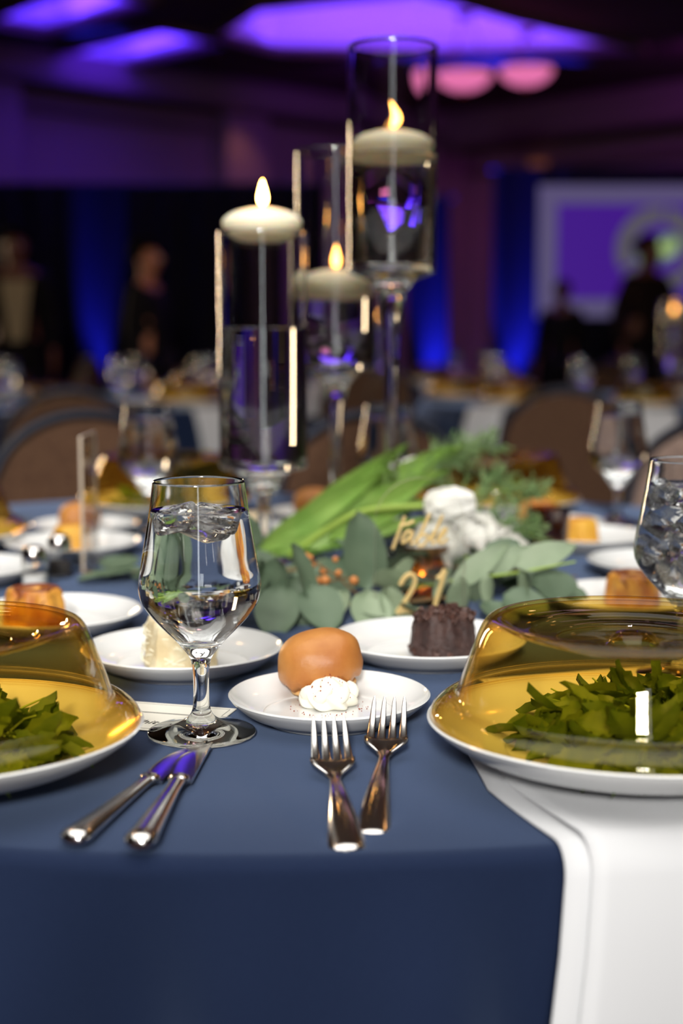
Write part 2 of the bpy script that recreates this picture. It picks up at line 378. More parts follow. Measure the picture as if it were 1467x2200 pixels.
# ------------------------------------------------------------------ screen with the round mark
r = thing('projection_screen', (3.14, 14.3, 0), 'purple projection screen with pale border and round grey and green mark', 'screen')
W2, z0, z1 = 1.19, 1.16, 2.45
bm = bmesh.new(); box(bm, 0, .02, (z0 + z1) / 2, 2 * W2, .03, z1 - z0, bev=.004); obj('border', bm, M['scrborder'], r)
bm = bmesh.new(); box(bm, 0, 0, (z0 + z1) / 2, 2 * W2 - .36, .012, z1 - z0 - .36); pic = obj('picture', bm, M['scrpurple'], r)
bm = bmesh.new()
for a0, a1 in ((R(-35), R(80)), (R(84), R(205)), (R(212), R(320))):
    n = 24
    for i in range(n):
        q = []
        for (rr, a) in ((.25, a0 + (a1 - a0) * i / n), (.43, a0 + (a1 - a0) * i / n), (.43, a0 + (a1 - a0) * (i + 1) / n), (.25, a0 + (a1 - a0) * (i + 1) / n)):
            q.append(bm.verts.new((rr * math.cos(a), -.008, 1.82 + rr * math.sin(a))))
        bm.faces.new(q)
obj('mark_ring', bm, M['scrgrey'], pic)
bm = bmesh.new(); n = 32
bm.faces.new([bm.verts.new((.23 * math.cos(2 * PI * i / n) + .04 * math.sin(2 * PI * i / n), -.009, 1.82 + .15 * math.sin(2 * PI * i / n) + .05 * math.cos(2 * PI * i / n))) for i in range(n)])
obj('mark_disc', bm, M['scrdim'], pic)
bm = bmesh.new()
for dx in (-.10, 0, .10):
    tube(bm, smooth_pts([(dx - .05, -.014, 1.76), (dx + .03, -.014, 1.90), (dx + .05, -.014, 1.86), (dx - .02, -.014, 1.75), (dx + .05, -.014, 1.80)], 5), .02, 6)
obj('mark_strokes', bm, M['scrgreen'], pic)
for sx in (-1, 1):
    bm = bmesh.new(); tube(bm, [(sx * 1.0, .06, .005), (sx * 1.0, .06, 1.3)], .025, 8); box(bm, sx * 1.0, .05, .012, .08, .6, .022); obj('leg', bm, M['frame'], r)

# ------------------------------------------------------------------ chandeliers, sconces
def chandelier(loc, label):
    r = thing('ceiling_bowl_light', loc, label, 'ceiling light', group='bowl lights on the ceiling')
    bm = bmesh.new(); lathe(bm, smooth_pts([(0, -.11), (.10, -.10), (.19, -.055), (.235, .0), (.24, .03)], 5) + [(.225, .03)] + smooth_pts([(.22, .0), (.18, -.045), (.09, -.085), (0, -.095)], 5), 40); bw = obj('bowl', bm, M['bowl'], r)
    bm = bmesh.new(); lathe(bm, [(0, -.15), (.02, -.14), (.012, -.12), (.02, -.108), (0, -.10)], 16); obj('finial', bm, M['brass'], bw)
    for k in range(3):
        a = 2 * PI * k / 3; bm = bmesh.new(); tube(bm, [(.235 * math.cos(a), .235 * math.sin(a), .02), (.03 * math.cos(a), .03 * math.sin(a), CZ - loc[2] - .02)], .006, 6); obj('rod', bm, M['brass'], r)
    bm = bmesh.new(); h = CZ - loc[2]; lathe(bm, [(0, h - .05), (.05, h - .045), (.08, h - .01), (.08, h)], 24); obj('canopy', bm, M['brass'], r)
chandelier((1.04, 12.5, 3.17), 'pink-lit glass bowl ceiling light just right of the tallest candle vase')
chandelier((1.66, 13.2, 3.33), 'peach-lit glass bowl ceiling light farther from the tallest candle vase')
for (s, z, lab) in ((1.6, 2.94, 'small dim orange wall light high above the screen'), (1.25, 2.62, 'dim orange wall light over the top edge of the black drape')):
    c = CORNER + DR * s + nR * .12; r = thing('wall_sconce', (c.x, c.y, z), lab, 'wall light', rz=R(45))
    bm = bmesh.new(); lathe(bm, smooth_pts([(.02, -.12), (.07, -.09), (.11, .02), (.12, .1)], 4) + [(.11, .1), (.05, -.07), (.01, -.1)], 20); obj('shade', bm, M['scone'], r)
    bm = bmesh.new(); box(bm, 0, .07, -.03, .05, .1, .16, bev=.01); obj('bracket', bm, M['brass'], r)

# ------------------------------------------------------------------ people
def skin_mesh(name, J, E, m, parent, root, sub=1):
    keys = list({k for e in E for k in e}); idx = {k: i for i, k in enumerate(keys)}
    me = bpy.data.meshes.new(name); me.from_pydata([J[k][0] for k in keys], [(idx[a], idx[b]) for a, b in E], [])
    o = bpy.data.objects.new(name, me); COL.objects.link(o); o.parent = parent
    md = o.modifiers.new('skin', 'SKIN'); md.use_smooth_shade = True
    sv = me.skin_vertices[0].data if me.skin_vertices else None
    if sv is None:
        bpy.context.view_layer.objects.active = o; sv = me.skin_vertices[0].data
    for k in keys:
        rr = J[k][1]; sv[idx[k]].radius = rr if isinstance(rr, tuple) else (rr, rr); sv[idx[k]].use_root = (k == root)
    if sub:
        s = o.modifiers.new('sub', 'SUBSURF'); s.levels = sub; s.render_levels = sub
    me.materials.append(m); return o
def person(loc, rz, label, top, skin, hair_long=False, arms=None, lean=0, scale=1, shirt=None):
    r = thing('person', loc, label, 'person', rz=rz); r.scale = (scale,) * 3
    J = {'pel': ((0, 0, .96), (.15, .11)), 'spi': ((0, -.01 - lean * .3, 1.13), (.135, .10)), 'che': ((0, -.01 - lean, 1.33), (.16, .115)),
         'nek': ((0, -lean * 1.2, 1.49), .052), 'hd1': ((0, -.02 - lean * 1.4, 1.565), (.062, .072)), 'hd2': ((0, -.015 - lean * 1.5, 1.65), (.076, .092)), 'hd3': ((0, -.005 - lean * 1.5, 1.72), (.06, .072)),
         'nos': ((0, -.125 - lean * 1.5, 1.62), .011)}
    E = [('pel', 'spi'), ('spi', 'che'), ('che', 'nek'), ('nek', 'hd1'), ('hd1', 'hd2'), ('hd2', 'hd3'), ('hd2', 'nos')]
    arms = arms or {}
    for s, k in ((-1, 'l'), (1, 'r')):
        d = arms.get(k, ((s * .235, .02, 1.15), (s * .25, -.07, .91), (s * .25, -.10, .83)))
        J['ear' + k] = ((s * .088, -.005 - lean * 1.5, 1.635), .014); E.append(('hd2', 'ear' + k))
        J['sho' + k] = ((s * .18, -.01 - lean, 1.415), .062); J['elb' + k] = (d[0], .045); J['wri' + k] = (d[1], .028); J['pal' + k] = (d[2], (.036, .018))
        E += [('che', 'sho' + k), ('sho' + k, 'elb' + k), ('elb' + k, 'wri' + k), ('wri' + k, 'pal' + k)]
        pv = Vector(d[2]); dv = (pv - Vector(d[1])).normalized(); sd = dv.cross(Vector((1, 0, .3))).normalized()
        for q, (off, ln) in enumerate(((-.028, .055), (-.010, .075), (.010, .08), (.028, .068))):
            a = pv + sd * off + dv * .05; b = a + dv * ln * .55; c = b + (dv + Vector((-s * .5, -.2, 0))).normalized() * ln * .5
            J[f'f{k}{q}a'] = (tuple(a), .0095); J[f'f{k}{q}b'] = (tuple(b), .0085); J[f'f{k}{q}c'] = (tuple(c), .007)
            E += [('pal' + k, f'f{k}{q}a'), (f'f{k}{q}a', f'f{k}{q}b'), (f'f{k}{q}b', f'f{k}{q}c')]
        a = pv - sd * .045 + dv * .01; b = a + dv * .035 - sd * .012
        J[f't{k}a'] = (tuple(a), .011); J[f't{k}b'] = (tuple(b), .009); E += [('pal' + k, f't{k}a'), (f't{k}a', f't{k}b')]
        J['hip' + k] = ((s * .095, 0, .90), .092); J['kne' + k] = ((s * .105, -.015, .50), .058); J['ank' + k] = ((s * .11, .02, .09), .04)
        J['hee' + k] = ((s * .11, .0, .05), .036); J['toe' + k] = ((s * .125, -.16, .03), (.04, .024))
        E += [('pel', 'hip' + k), ('hip' + k, 'kne' + k), ('kne' + k, 'ank' + k), ('ank' + k, 'hee' + k), ('hee' + k, 'toe' + k)]
    bod = skin_mesh('body', J, E, skin, r, 'pel')
    def grow(keys, add): return {k: (J[k][0], tuple((x + add) for x in (J[k][1] if isinstance(J[k][1], tuple) else (J[k][1],) * 2))) for k in keys}
    up = ['pel', 'spi', 'che'] + [p + k for k in 'lr' for p in ('sho', 'elb', 'wri')]
    JU = grow(up, .016); JU['hem'] = ((0, 0, .84), (.165, .125))
    skin_mesh('jacket', JU, [('hem', 'pel'), ('pel', 'spi'), ('spi', 'che')] + [e for k in 'lr' for e in (('che', 'sho' + k), ('sho' + k, 'elb' + k), ('elb' + k, 'wri' + k))], top, r, 'pel')
    JT = grow(['pel'] + [p + k for k in 'lr' for p in ('hip', 'kne', 'ank')], .014)
    skin_mesh('trousers', JT, [e for k in 'lr' for e in (('pel', 'hip' + k), ('hip' + k, 'kne' + k), ('kne' + k, 'ank' + k))], M['black'], r, 'pel')
    for k in 'lr':
        skin_mesh('shoe', grow(['hee' + k, 'toe' + k], .007), [('hee' + k, 'toe' + k)], M['shoe'], r, 'hee' + k)
    bm = bmesh.new(); hy = -lean * 1.5
    bmesh.ops.create_uvsphere(bm, u_segments=20, v_segments=12, radius=1)
    for v in bm.verts:
        x, y, z = v.co; v.co = (x * .094, y * .108 + hy + .012, z * .10 + 1.685)
    dl = [v for v in bm.verts if v.co.y < hy - .045 and v.co.z < 1.70 or v.co.z < (1.50 if hair_long else 1.62)]
    bmesh.ops.delete(bm, geom=dl, context='VERTS')
    if hair_long:
        bmesh.ops.create_uvsphere(bm, u_segments=14, v_segments=8, radius=.05, matrix=Matrix.Translation((0, hy + .125, 1.70)))
    obj('hair', bm, M['hair'], r)
    for s in (-1, 1):
        bm = bmesh.new(); bmesh.ops.create_uvsphere(bm, u_segments=8, v_segments=6, radius=.012, matrix=Matrix.Translation((s * .032, hy - .098, 1.645))); obj('eye', bm, M['eye'], bod)
    bm = bmesh.new(); tube(bm, [(-.025, hy - .094, 1.585), (0, hy - .10, 1.583), (.025, hy - .094, 1.585)], .006, 6); obj('mouth', bm, P('lips', rgb(140, 80, 70), .5), bod)
    if shirt:
        bm = bmesh.new(); g = []
        for j in range(6):
            z = .98 + j * .085; wd = .05 + .012 * j
            g.append([bm.verts.new((wd * q, -.155 - lean * (z - .95) * 2 + .01 * abs(q) - (.01 if j in (3, 4) else 0), z)) for q in (-1, -.5, 0, .5, 1)])
        for j in range(5):
            for q in range(4): bm.faces.new((g[j][q], g[j][q + 1], g[j + 1][q + 1], g[j + 1][q]))
        obj('shirt_front', bm, shirt, r)
    return r
person((2.36, 11.4, 0), R(35), 'server in a dark top reaching out one arm in front of the purple screen', M['brownsuit'], M['skin2'], True,
       {'r': ((.30, -.10, 1.17), (.33, -.32, 1.16), (.335, -.40, 1.18))}, lean=.06, scale=1.0)
person((1.95, 12.7, 0), R(-20), 'person in black before the lower left corner of the screen', M['black'], M['skin2'], scale=.83)
person((-1.22, 9.0, 0), R(75), 'person in a dark suit turned sideways, warm light on the face', M['black'], M['skin'], scale=.90)
person((-2.26, 10.0, 0), R(10), 'person in a dark jacket over an olive shirt at the far left', M['black'], M['skin2'], scale=.98, shirt=M['beige'])

# ------------------------------------------------------------------ tablecloths
def cloth_bm(Rt, folds, seed, seg=300):
    bm = bmesh.new(); rnd = random.Random(seed); ph = [rnd.uniform(0, 6.28) for _ in range(4)]
    prof = [(0.0001, 0)] + [(Rt * k / 8, 0) for k in range(1, 8)] + [(Rt - .012 + .012 * math.sin(a), -.012 + .012 * math.cos(a)) for a in [PI / 2 * k / 5 for k in range(6)]]
    nh = 16; drop = T - .012
    for k in range(1, nh + 1): prof.append((Rt, -.012 - (drop - .012) * k / nh))
    def mod(r, z, a, k):
        if z > -.0121: return r, z
        h = -z; f = math.sin(folds * a + ph[0] + .5 * math.sin(3 * a + ph[1])) + .45 * math.sin(folds * 1.62 * a + ph[2]); f = (f + .4)
        amp = .055 * (1 - math.exp(-h * 2.6)); f2 = math.sin(2.9 * folds * a + ph[3] + 1.4 * math.sin(5 * a))
        return r + amp * f + .05 * h + .015 * (1 - math.exp(-h * 14)) * (f2 + .9), z
    lathe(bm, prof, seg, False, mod); return bm
TC = (-.05, 1.622); TR = .88
o = obj('tablecloth', cloth_bm(TR, 17, 3, 420), M['cloth'], loc=(TC[0], TC[1], T))
props(o, 'navy floor-length cloth over the near round table carrying the place settings', 'tablecloth')

# ------------------------------------------------------------------ crockery prototypes
def plate_bm(r, h, foot):
    k = r
    top = smooth_pts([(0, .0045), (foot * .95, .0045), (foot * 1.08, .006), (k * .80, h * .45), (k * .93, h * .80), (k - .0015, h)], 5)
    bot = smooth_pts([(k, h - .001), (k * .955, h * .74), (k * .82, h * .34), (foot * 1.12, .0035), (foot * 1.03, .0)], 5)
    bm = bmesh.new(); lathe(bm, top + bot + [(foot * .97, 0), (foot * .95, .002), (0, .002)], 80); return bm
plate_small = obj('proto', plate_bm(.0746, .020, .046), M['china']).data; plate_med = obj('proto', plate_bm(.085, .021, .053), M['china']).data
plate_big = obj('proto', plate_bm(.134, .028, .078), M['china']).data
for o in [o for o in COL.objects if o.name.startswith('proto')]: bpy.data.objects.remove(o)
def plate(mesh, name, x, y, label, group=None, z=T + .0005):
    o = inst(name, mesh, None, (x, y, z)); return props(o, label, 'plate', group)
# dome
def dome_thing():
    r = thing('dome_cover', (0, 0, 0), 'amber', 'dome cover')
    outp = [(.1335, .0), (.1350, .003), (.1335, .008), (.1290, .0125), (.1240, .0155), (.1195, .0165), (.1172, .0185), (.1160, .023), (.1115, .037), (.1065, .052), (.1020, .064), (.0995, .069), (.0965, .0725), (.0925, .0735), (.0880, .0725), (.0855, .0700), (.0800, .0672), (.0700, .0655), (.0672, .0640), (.0640, .0620), (.0520, .0605), (.0500, .0590), (.0470, .0575), (.0200, .0570), (.0165, .0585), (.0135, .0625), (.0095, .0645), (.004, .0650), (0, .0650)]
    outp = [(a * .979, b * .92) for a, b in outp]; th = .0028; o2 = smooth_pts(outp, 3); inn = []
    for i, p in enumerate(o2):
        a = Vector(o2[max(i - 1, 0)]); b = Vector(o2[min(i + 1, len(o2) - 1)]); d = (b - a).normalized(); n = Vector((d.y, -d.x))
        q = Vector(p) - n * th; inn.append((max(q.x, 0), q.y))
    bm = bmesh.new(); lathe(bm, o2 + inn[::-1], 96, True); obj('cover', bm, M['amber'], r, merge=1e-5)
    return r
dome0 = dome_thing()
# goblet
GO = [(.0380, .0012), (.0382, .0025), (.036, .0038), (.026, .0062), (.014, .0100), (.0080, .0150), (.0060, .0220), (.0056, .036), (.0060, .048), (.0078, .0560), (.0125, .0625), (.0185, .0695), (.0265, .0775), (.0345, .0865), (.0405, .0955), (.0428, .1040), (.0425, .112), (.0405, .125), (.0375, .142), (.0345, .160), (.0325, .1745), (.0318, .1806)]
GI = [(.0308, .1806), (.0314, .1745), (.0334, .160), (.0363, .142), (.0393, .125), (.0413, .112), (.0416, .1040), (.0393, .0963), (.0333, .0878), (.0255, .0795), (.0170, .0725), (.0090, .0690), (0, .0680)]
def goblet_thing(level=.160, fancy=True):
    r = thing('wine_glass', (0, 0, 0), 'glass', 'wine glass')
    bm = bmesh.new(); lathe(bm, [(0, .0012)] + smooth_pts(GO, 4) + [(.0313, .1812)] + smooth_pts(GI, 4), 72 if fancy else 40); obj('glass', bm, M['glass'], r, merge=1e-5)
    wp = [p for p in smooth_pts(GI, 4) if p[1] <= level]; wp = [(max(x + .0004, 0), z - .0004) for x, z in wp]; x0 = wp[0][0]
    wp[-1] = (0, wp[-1][1])
    bm = bmesh.new(); lathe(bm, [(0, level), (x0 * .5, level), (x0 * .9, level + .0001), (x0, level + .0008)] + wp, 72 if fancy else 40); obj('water', bm, M['water'], r, merge=1e-5)
    return r
gob0 = goblet_thing(.160)
def arugula_meshes():
    out = []
    for s in range(5):
        o = obj('proto', leaf_bm(.034 + .005 * s, .021 + .002 * (s % 3), 1.0 + .12 * (s % 2), .45 * (-1 if s == 2 else 1), .3, 9, .22, s, .75), M['arugula'] if s % 2 else M['arugula2']); out.append(o.data); bpy.data.objects.remove(o)
    return out
ARU = arugula_meshes()
def salad(x, y, n, rad, label, rz=0, seed=1, group=None, hh=.032):
    r = thing('arugula_salad', (x, y, T + .006), label, 'salad', rz, group); rnd = random.Random(seed)
    bm = bmesh.new()
    for k in range(n // 4):
        a = rnd.uniform(0, 6.28); q = rnd.random() ** .5 * rad * .9; c = Vector((q * math.cos(a), q * math.sin(a), .004 + .02 * (1 - q / rad) * rnd.random())); d = rnd.uniform(0, 6.28)
        e = c + Vector((math.cos(d) * .03, math.sin(d) * .03, rnd.uniform(-.004, .02))); tube(bm, [c, (c + e) / 2 + Vector((0, 0, .004)), e], [.0009, .0009, .0006], 5)
    props(obj('stems', bm, M['stem'], r), kind='stuff')
    for k in range(n):
        a = rnd.uniform(0, 6.28); q = rnd.random() ** .55 * rad; h = hh * max(0, 1 - (q / rad) ** 1.7)
        d = Vector((math.cos(a + rnd.uniform(-1.6, 1.6)), math.sin(a + rnd.uniform(-1.6, 1.6)), rnd.uniform(-.2, .55)))
        sc = rnd.uniform(.5, .85)
        inst('leaf', rnd.choice(ARU), r, (q * math.cos(a), q * math.sin(a), .004 + h * rnd.uniform(.25, 1)), aim(d, rnd.uniform(-1.2, 1.2)), (sc,) * 3)
    return r
def napkin(sx, sy, label, drop=.34, half=.09, group=None, center=TC, Rt=TR, layer=True, start=.07, ext=0):
    d = Vector((sx - center[0], sy - center[1])); rs = d.length; ang = math.atan2(d.y, d.x) - PI / 2   # local +y points outward
    r = thing('napkin', (sx, sy, T), label, 'napkin', ang, group)
    def strip(h0, h1, off, drop, ph):
        bm = bmesh.new(); path = []
        e = Rt - rs
        for k in range(9): path.append((-start + (e - .012 + start) * k / 8, off))
        for k in range(1, 7):
            a = PI / 2 * k / 6; path.append((e - .012 + (.014 + off) * math.sin(a), -.014 + (.014 + off) * math.cos(a)))
        for k in range(1, 11): path.append((e + .002 + off + .05 * drop * k / 10 * 1.0, -.014 - drop * k / 10))
        rows = []
        for (y, z) in path:
            row = []
            for i in range(17):
                u = i / 16; x = (h0 + (h1 - h0) * u) * (1 - .19 * max(0, min(1, (.02 - y) / .09))); hang = max(0, -z)
                y2 = y + .03 * min(hang * 3, 1) * (math.sin(u * 7 + ph) * .5 + .5) * .5 + (0.036 * (1 - math.exp(-hang * 12)) + .05 * hang)
                # keep outside the round edge
                yy = y2 - (Rt - math.sqrt(max(Rt * Rt - x * x, 0))) * (1 if y > e - .05 else max(0, (y + start) / (e - .05 + start)))
                row.append(bm.verts.new((x + .30 * min(hang, .3) * max(0, min(1, .5 + x / .12)) * (half > .086), yy, z + .0012 * math.sin(u * 9 + y * 30 + ph))))
            rows.append(row)
        for j in range(len(rows) - 1):
            for i in range(16): bm.faces.new((rows[j][i], rows[j][i + 1], rows[j + 1][i + 1], rows[j + 1][i]))
        return bm
    for nm, bm in (('lower_fold', strip(-half, half + ext, .0022, drop, 0)), ('upper_fold', strip(-half + .004, half + ext - .014, .0048, drop + .01, 1.1))):
        o = obj(nm, bm, M['napkin'], r); s = o.modifiers.new('thick', 'SOLIDIFY'); s.thickness = .0014; s.offset = 1
        if not layer: break
    return r

# ------------------------------------------------------------------ near place settings
napkin(.19, .905, 'white napkin hanging over the table edge below the right amber dome', ext=.020)
napkin(-.262, .888, 'white napkin under the left dome plate, only a corner showing', half=.052)
plate(plate_big, 'dinner_plate', .19, .905, 'white dinner plate under the large right amber dome, on the napkin', z=T + .007).rotation_euler = (R(-1.2), 0, 0)
plate(plate_big, 'dinner_plate', -.262, .888, 'white dinner plate under the left amber dome, cut by the picture edge', z=T + .007).rotation_euler = (R(-1.2), 0, 0)
salad(.205, .912, 240, .080, 'heap of arugula on the plate beneath the right amber dome', seed=4).location.z = T + .013
salad(-.256, .89, 170, .064, 'heap of arugula on the plate beneath the left amber dome', seed=9, hh=.024).location.z = T + .013
dome0.location = (.19, .905, T + .0325); dome0.rotation_euler = (R(-1.2), 0, 0); dome0['label'] = 'large amber glass dome cover at the near right, over arugula'
dup(dome0, (-.262, .888, T + .0325), label='amber glass dome cover at the near left, cut by the picture edge')
plate(plate_small, 'bread_plate', -.009, 1.026, 'small white bread plate with the roll and butter, in front of the forks')
plate(plate_med, 'dessert_plate', -.1345, 1.18, 'white dessert plate with the coconut cake, behind the near wine glass')
plate(plate_med, 'dessert_plate', .076, 1.217, 'white dessert plate with the chocolate cake, behind the bread plate')
plate(plate_med, 'dessert_plate', -.276, 1.335, 'white dessert plate with the caramel bundt cake, behind the left dome')
plate(plate_med, 'dessert_plate', -.341, 1.785, 'white dessert plate with the lemon cake, beside the edge-on acrylic panel')
plate(plate_small, 'bread_plate', -.357, 1.965, 'white bread plate with a roll, behind the lemon cake at the left')
plate(plate_med, 'dessert_plate', -.428, 1.595, 'white plate at the left picture edge, beyond the salt shaker')
plate(plate_med, 'dessert_plate', .293, 1.42, 'white plate peeking over the right dome with a brown-topped cake')
plate(plate_med, 'dessert_plate', .372, 1.635, 'empty white plate at the right, behind the right wine glass')
plate(plate_med, 'dessert_plate', .323, 1.85, 'white plate with the lemon cake at the right, behind the gold votive')
plate(plate_small, 'bread_plate', .296, 1.985, 'white bread plate with a roll at the far right of the table')
plate(plate_small, 'bread_plate', -.035, 2.10, 'white bread plate with a roll, behind the middle candle vase')
plate(plate_med, 'dessert_plate', -.115, 1.89, 'white plate with pale cheesecake, behind the left candle vase stem')

# bread roll
def roll(x, y, z, rz, tilt, label, s=1.0):
    r = thing('bread_roll', (x, y, z), label, 'bread roll', rz); r.rotation_euler = (0, tilt, rz); r.scale = (s,) * 3
    bm = bmesh.new(); bmesh.ops.create_uvsphere(bm, u_segments=48, v_segments=28, radius=1)
    for v in bm.verts:
        sg = lambda q, e: math.copysign(abs(q) ** e, q)
        x_, y_, z_ = sg(v.co.x, .80) * .97, sg(v.co.y, .85), sg(v.co.z, .86); k = 1
        zz = z_ * (.0245 if z_ > 0 else .0205); n = noise.noise(Vector((x_ * 1.6, y_ * 1.6, z_ * 1.6 + 3)))
        v.co = Vector((x_ * .0325 * k, y_ * .027 * k, zz)) * (1 + .055 * n)
        if z_ < -.35: v.co.z += .0018 * math.sin(x_ * 20) * (y_ < 0)
    for f in bm.faces: f.material_index = 0
    o = obj('crust', bm, M['crust'], r)
    bm = bmesh.new(); bmesh.ops.create_uvsphere(bm, u_segments=36, v_segments=16, radius=1)
    for v in bm.verts:
        x_, y_, z_ = v.co; v.co = (x_ * .0245, y_ * .0205, z_ * .006 - .0172)
    props(obj('underside', bm, M['crumb'], r), 'paler floury underside of the roll')
    return r
roll(-.0165, 1.072, T + .0315, R(4), R(-9), 'golden bread roll leaning on the butter rosette, on the near bread plate', 1.05)
roll(-.365, 1.965, T + .026, .4, 0, 'bread roll on the far left bread plate, behind the lemon cake', .92)
roll(.277, 1.985, T + .026, .2, 0, 'bread roll on the far right bread plate', .98)
roll(-.041, 2.09, T + .030, 0, 0, 'bread roll behind the middle vase stem and tulip leaves', .98)
# butter rosette
r = thing('butter_rosette', (-.0095, 1.046, T + .005), 'piped butter rosette dusted with spice, against the near bread roll', 'butter')
def bmod(rr, z, a, k): return rr * (1 + .13 * math.cos(7 * (a + z * 55))), z
bm = bmesh.new(); lathe(bm, smooth_pts([(0, 0), (.0165, 0), (.0200, .004), (.0195, .010), (.0155, .0150), (.0135, .0165), (.0095, .0200), (.004, .0225), (0, .0232)], 5), 84, False, bmod)
for k in range(7):
    a = 2 * PI * k / 7 + .3; tube(bm, [((.012 + .006 * math.sin(t * 2.6)) * math.cos(a + t * .9), (.012 + .006 * math.sin(t * 2.6)) * math.sin(a + t * .9), .004 + .0125 * t) for t in [q / 8 for q in range(9)]], [.004 * math.sin(PI * (q + 1) / 10) + .001 for q in range(9)], 8)
obj('swirl', bm, M['butter'], r)
bm = bmesh.new(); rnd = random.Random(5)
for k in range(120):
    a = rnd.uniform(0, 6.28); q = rnd.random() ** .5 * .030
    zz = .0005 if q > .021 else .0185 * (1 - (q / .024) ** 2) + .006
    bmesh.ops.create_cube(bm, size=rnd.uniform(.0003, .0008), matrix=Matrix.Translation((q * math.cos(a), q * math.sin(a) - .004, zz)) @ Euler((rnd.random(), rnd.random(), 0)).to_matrix().to_4x4())
props(obj('spice_flakes', bm, M['spice'], r), 'reddish spice flakes', kind='stuff')

# cakes
def cake_bundt(name, x, y, z, r0, h, flutes, m, label, top=None, hole=True, seed=1, rough=.02):
    r = thing(name, (x, y, z), label, 'cake'); sd = seed * 9.1
    def cmod(rr, zz, a, k):
        n = noise.noise(Vector((math.cos(a) * 3 + sd, math.sin(a) * 3, zz * 90))) * rough + noise.noise(Vector((math.cos(a) * 9 + sd, math.sin(a) * 9, zz * 260))) * rough * .6
        fl = .055 * math.cos(flutes * a) if rr > r0 * .55 and zz > .25 * h else 0
        return rr * (1 + fl + n), zz + (n * .06 * (zz > .1 * h)) * .5
    pr = [(0, 0), (r0 * .92, 0), (r0 * 1.02, h * .04), (r0 * 1.0, h * .24), (r0 * .965, h * .28), (r0 * .93, h * .6), (r0 * .84, h * .9), (r0 * .66, h), (r0 * .42, h * .97)] + ([(r0 * .3, h * .88), (r0 * .22, h * .6), (0, h * .55)] if hole else [(0, h * .95)])
    bm = bmesh.new(); lathe(bm, smooth_pts(pr, 5), 120, False, cmod); obj('cake_body', bm, m, r)
    return r
r = cake_bundt('chocolate_cake', .089, 1.222, T + .0055, .0285, .036, 9, M['choc'], 'small chocolate bundt cake with shavings on the plate by the right dome', rough=.05)
rnd = random.Random(12); bits = []
for s in range(4):
    bm = bmesh.new(); box(bm, 0, 0, 0, .006, .0042, .0022, bev=.0006)
    for v in bm.verts: v.co += Vector((rnd.uniform(-1, 1), rnd.uniform(-1, 1), rnd.uniform(-1, 1))) * .0012
    o = obj('proto', bm, M['chocbit']); bits.append(o.data); bpy.data.objects.remove(o)
for k in range(70):
    a = rnd.uniform(0, 6.28); q = .006 + rnd.random() * .020; s = rnd.uniform(.6, 1.25)
    inst('shaving', rnd.choice(bits), r, (q * math.cos(a), q * math.sin(a), .0345 - (.0022 if q > .022 else 0) + rnd.random() * .0035), (rnd.uniform(0, 3), rnd.uniform(0, 3), rnd.uniform(0, 3)), (s,) * 3)
for k, (bx, by) in enumerate(((-.026, -.013), (-.008, -.031), (.004, -.033), (-.028, .004))): inst('shaving', bits[k], r, (bx, by, .003), (k, 1, 2 * k))
r = thing('coconut_cake', (-.137, 1.185, T + .0055), 'cream coconut layer cake with shreds, seen behind the wine glass stem', 'cake', .3)
bm = bmesh.new()
def kmod(rr, zz, a, k):
    sq = 1 / max(abs(math.cos(a)), abs(math.sin(a))) ** .55; n = noise.noise(Vector((math.cos(a) * 4, math.sin(a) * 4, zz * 110))) * .05
    return rr * sq * (1 + n), zz + n * .02
lathe(bm, smooth_pts([(0, 0), (.028, 0), (.0295, .004), (.0285, .02), (.0265, .034), (.023, .0385), (.012, .040), (0, .0395)], 5), 96, False, kmod); obj('cake_body', bm, M['coco'], r)
bm = bmesh.new(); rnd = random.Random(3)
for k in range(170):
    a = rnd.uniform(0, 6.28); z = rnd.uniform(.004, .040); q = (.0325 - z * .1) if z < .036 else rnd.uniform(.003, .026)
    c = Vector((q * math.cos(a), q * math.sin(a), z)); t = Vector((-math.sin(a), math.cos(a), rnd.uniform(-1, 1))).normalized() * rnd.uniform(.003, .006); o_ = Vector((math.cos(a), math.sin(a), .4)) * .0014
    tube(bm, [c - t, c + o_, c + t], .00055, 5)
props(obj('coconut_shreds', bm, M['shred'], r), kind='stuff')
def caramel(x, y, z, rr, h, label, seed):
    r = cake_bundt('caramel_cake', x, y, z, rr, h, 8, M['caramel'], label, seed=seed, rough=.03)
    bm = bmesh.new(); rnd = random.Random(seed)
    lathe(bm, smooth_pts([(rr * .35, h * .93), (rr * .5, h * 1.02), (rr * .72, h * 1.01), (rr * .88, h * .86)], 4), 60, False, lambda a_, z_, t, k: (a_ * (1 + .05 * math.sin(5 * t)), z_ - (.005 * (1 + math.sin(6 * t + seed)) if k > 8 else 0)))
    props(obj('glaze', bm, M['topping'], r), 'browned sticky glaze')
caramel(-.293, 1.335, T + .0055, .0295, .037, 'caramel bundt cake with browned top, behind the left dome', 3)
caramel(.300, 1.445, T + .0055, .028, .033, 'brown-topped caramel cake showing above the right dome', 6)
def lemon(x, y, label, rz, seed):
    r = cake_bundt('lemon_cake', x, y, T + .0055, .0245, .036, 6, M['yellow'], label, hole=False, seed=seed, rough=.015); r.rotation_euler[2] = rz
    bm = bmesh.new(); lathe(bm, smooth_pts([(0, .0375), (.012, .0372), (.019, .034)], 4), 40); obj('glaze', bm, M['caramel'], r)
lemon(-.341, 1.785, 'lemon cake on the plate beside the edge-on acrylic panel', .2, 2)
lemon(.313, 1.845, 'lemon cake on the plate behind the gold votive at the right', .5, 5)
r = thing('cheesecake', (-.118, 1.885, T + .0055), 'pale square of cheesecake beside the left candle vase stem', 'cake', .15)
bm = bmesh.new(); box(bm, 0, 0, .022, .044, .044, .032, bev=.003); obj('filling', bm, M['cream'], r)
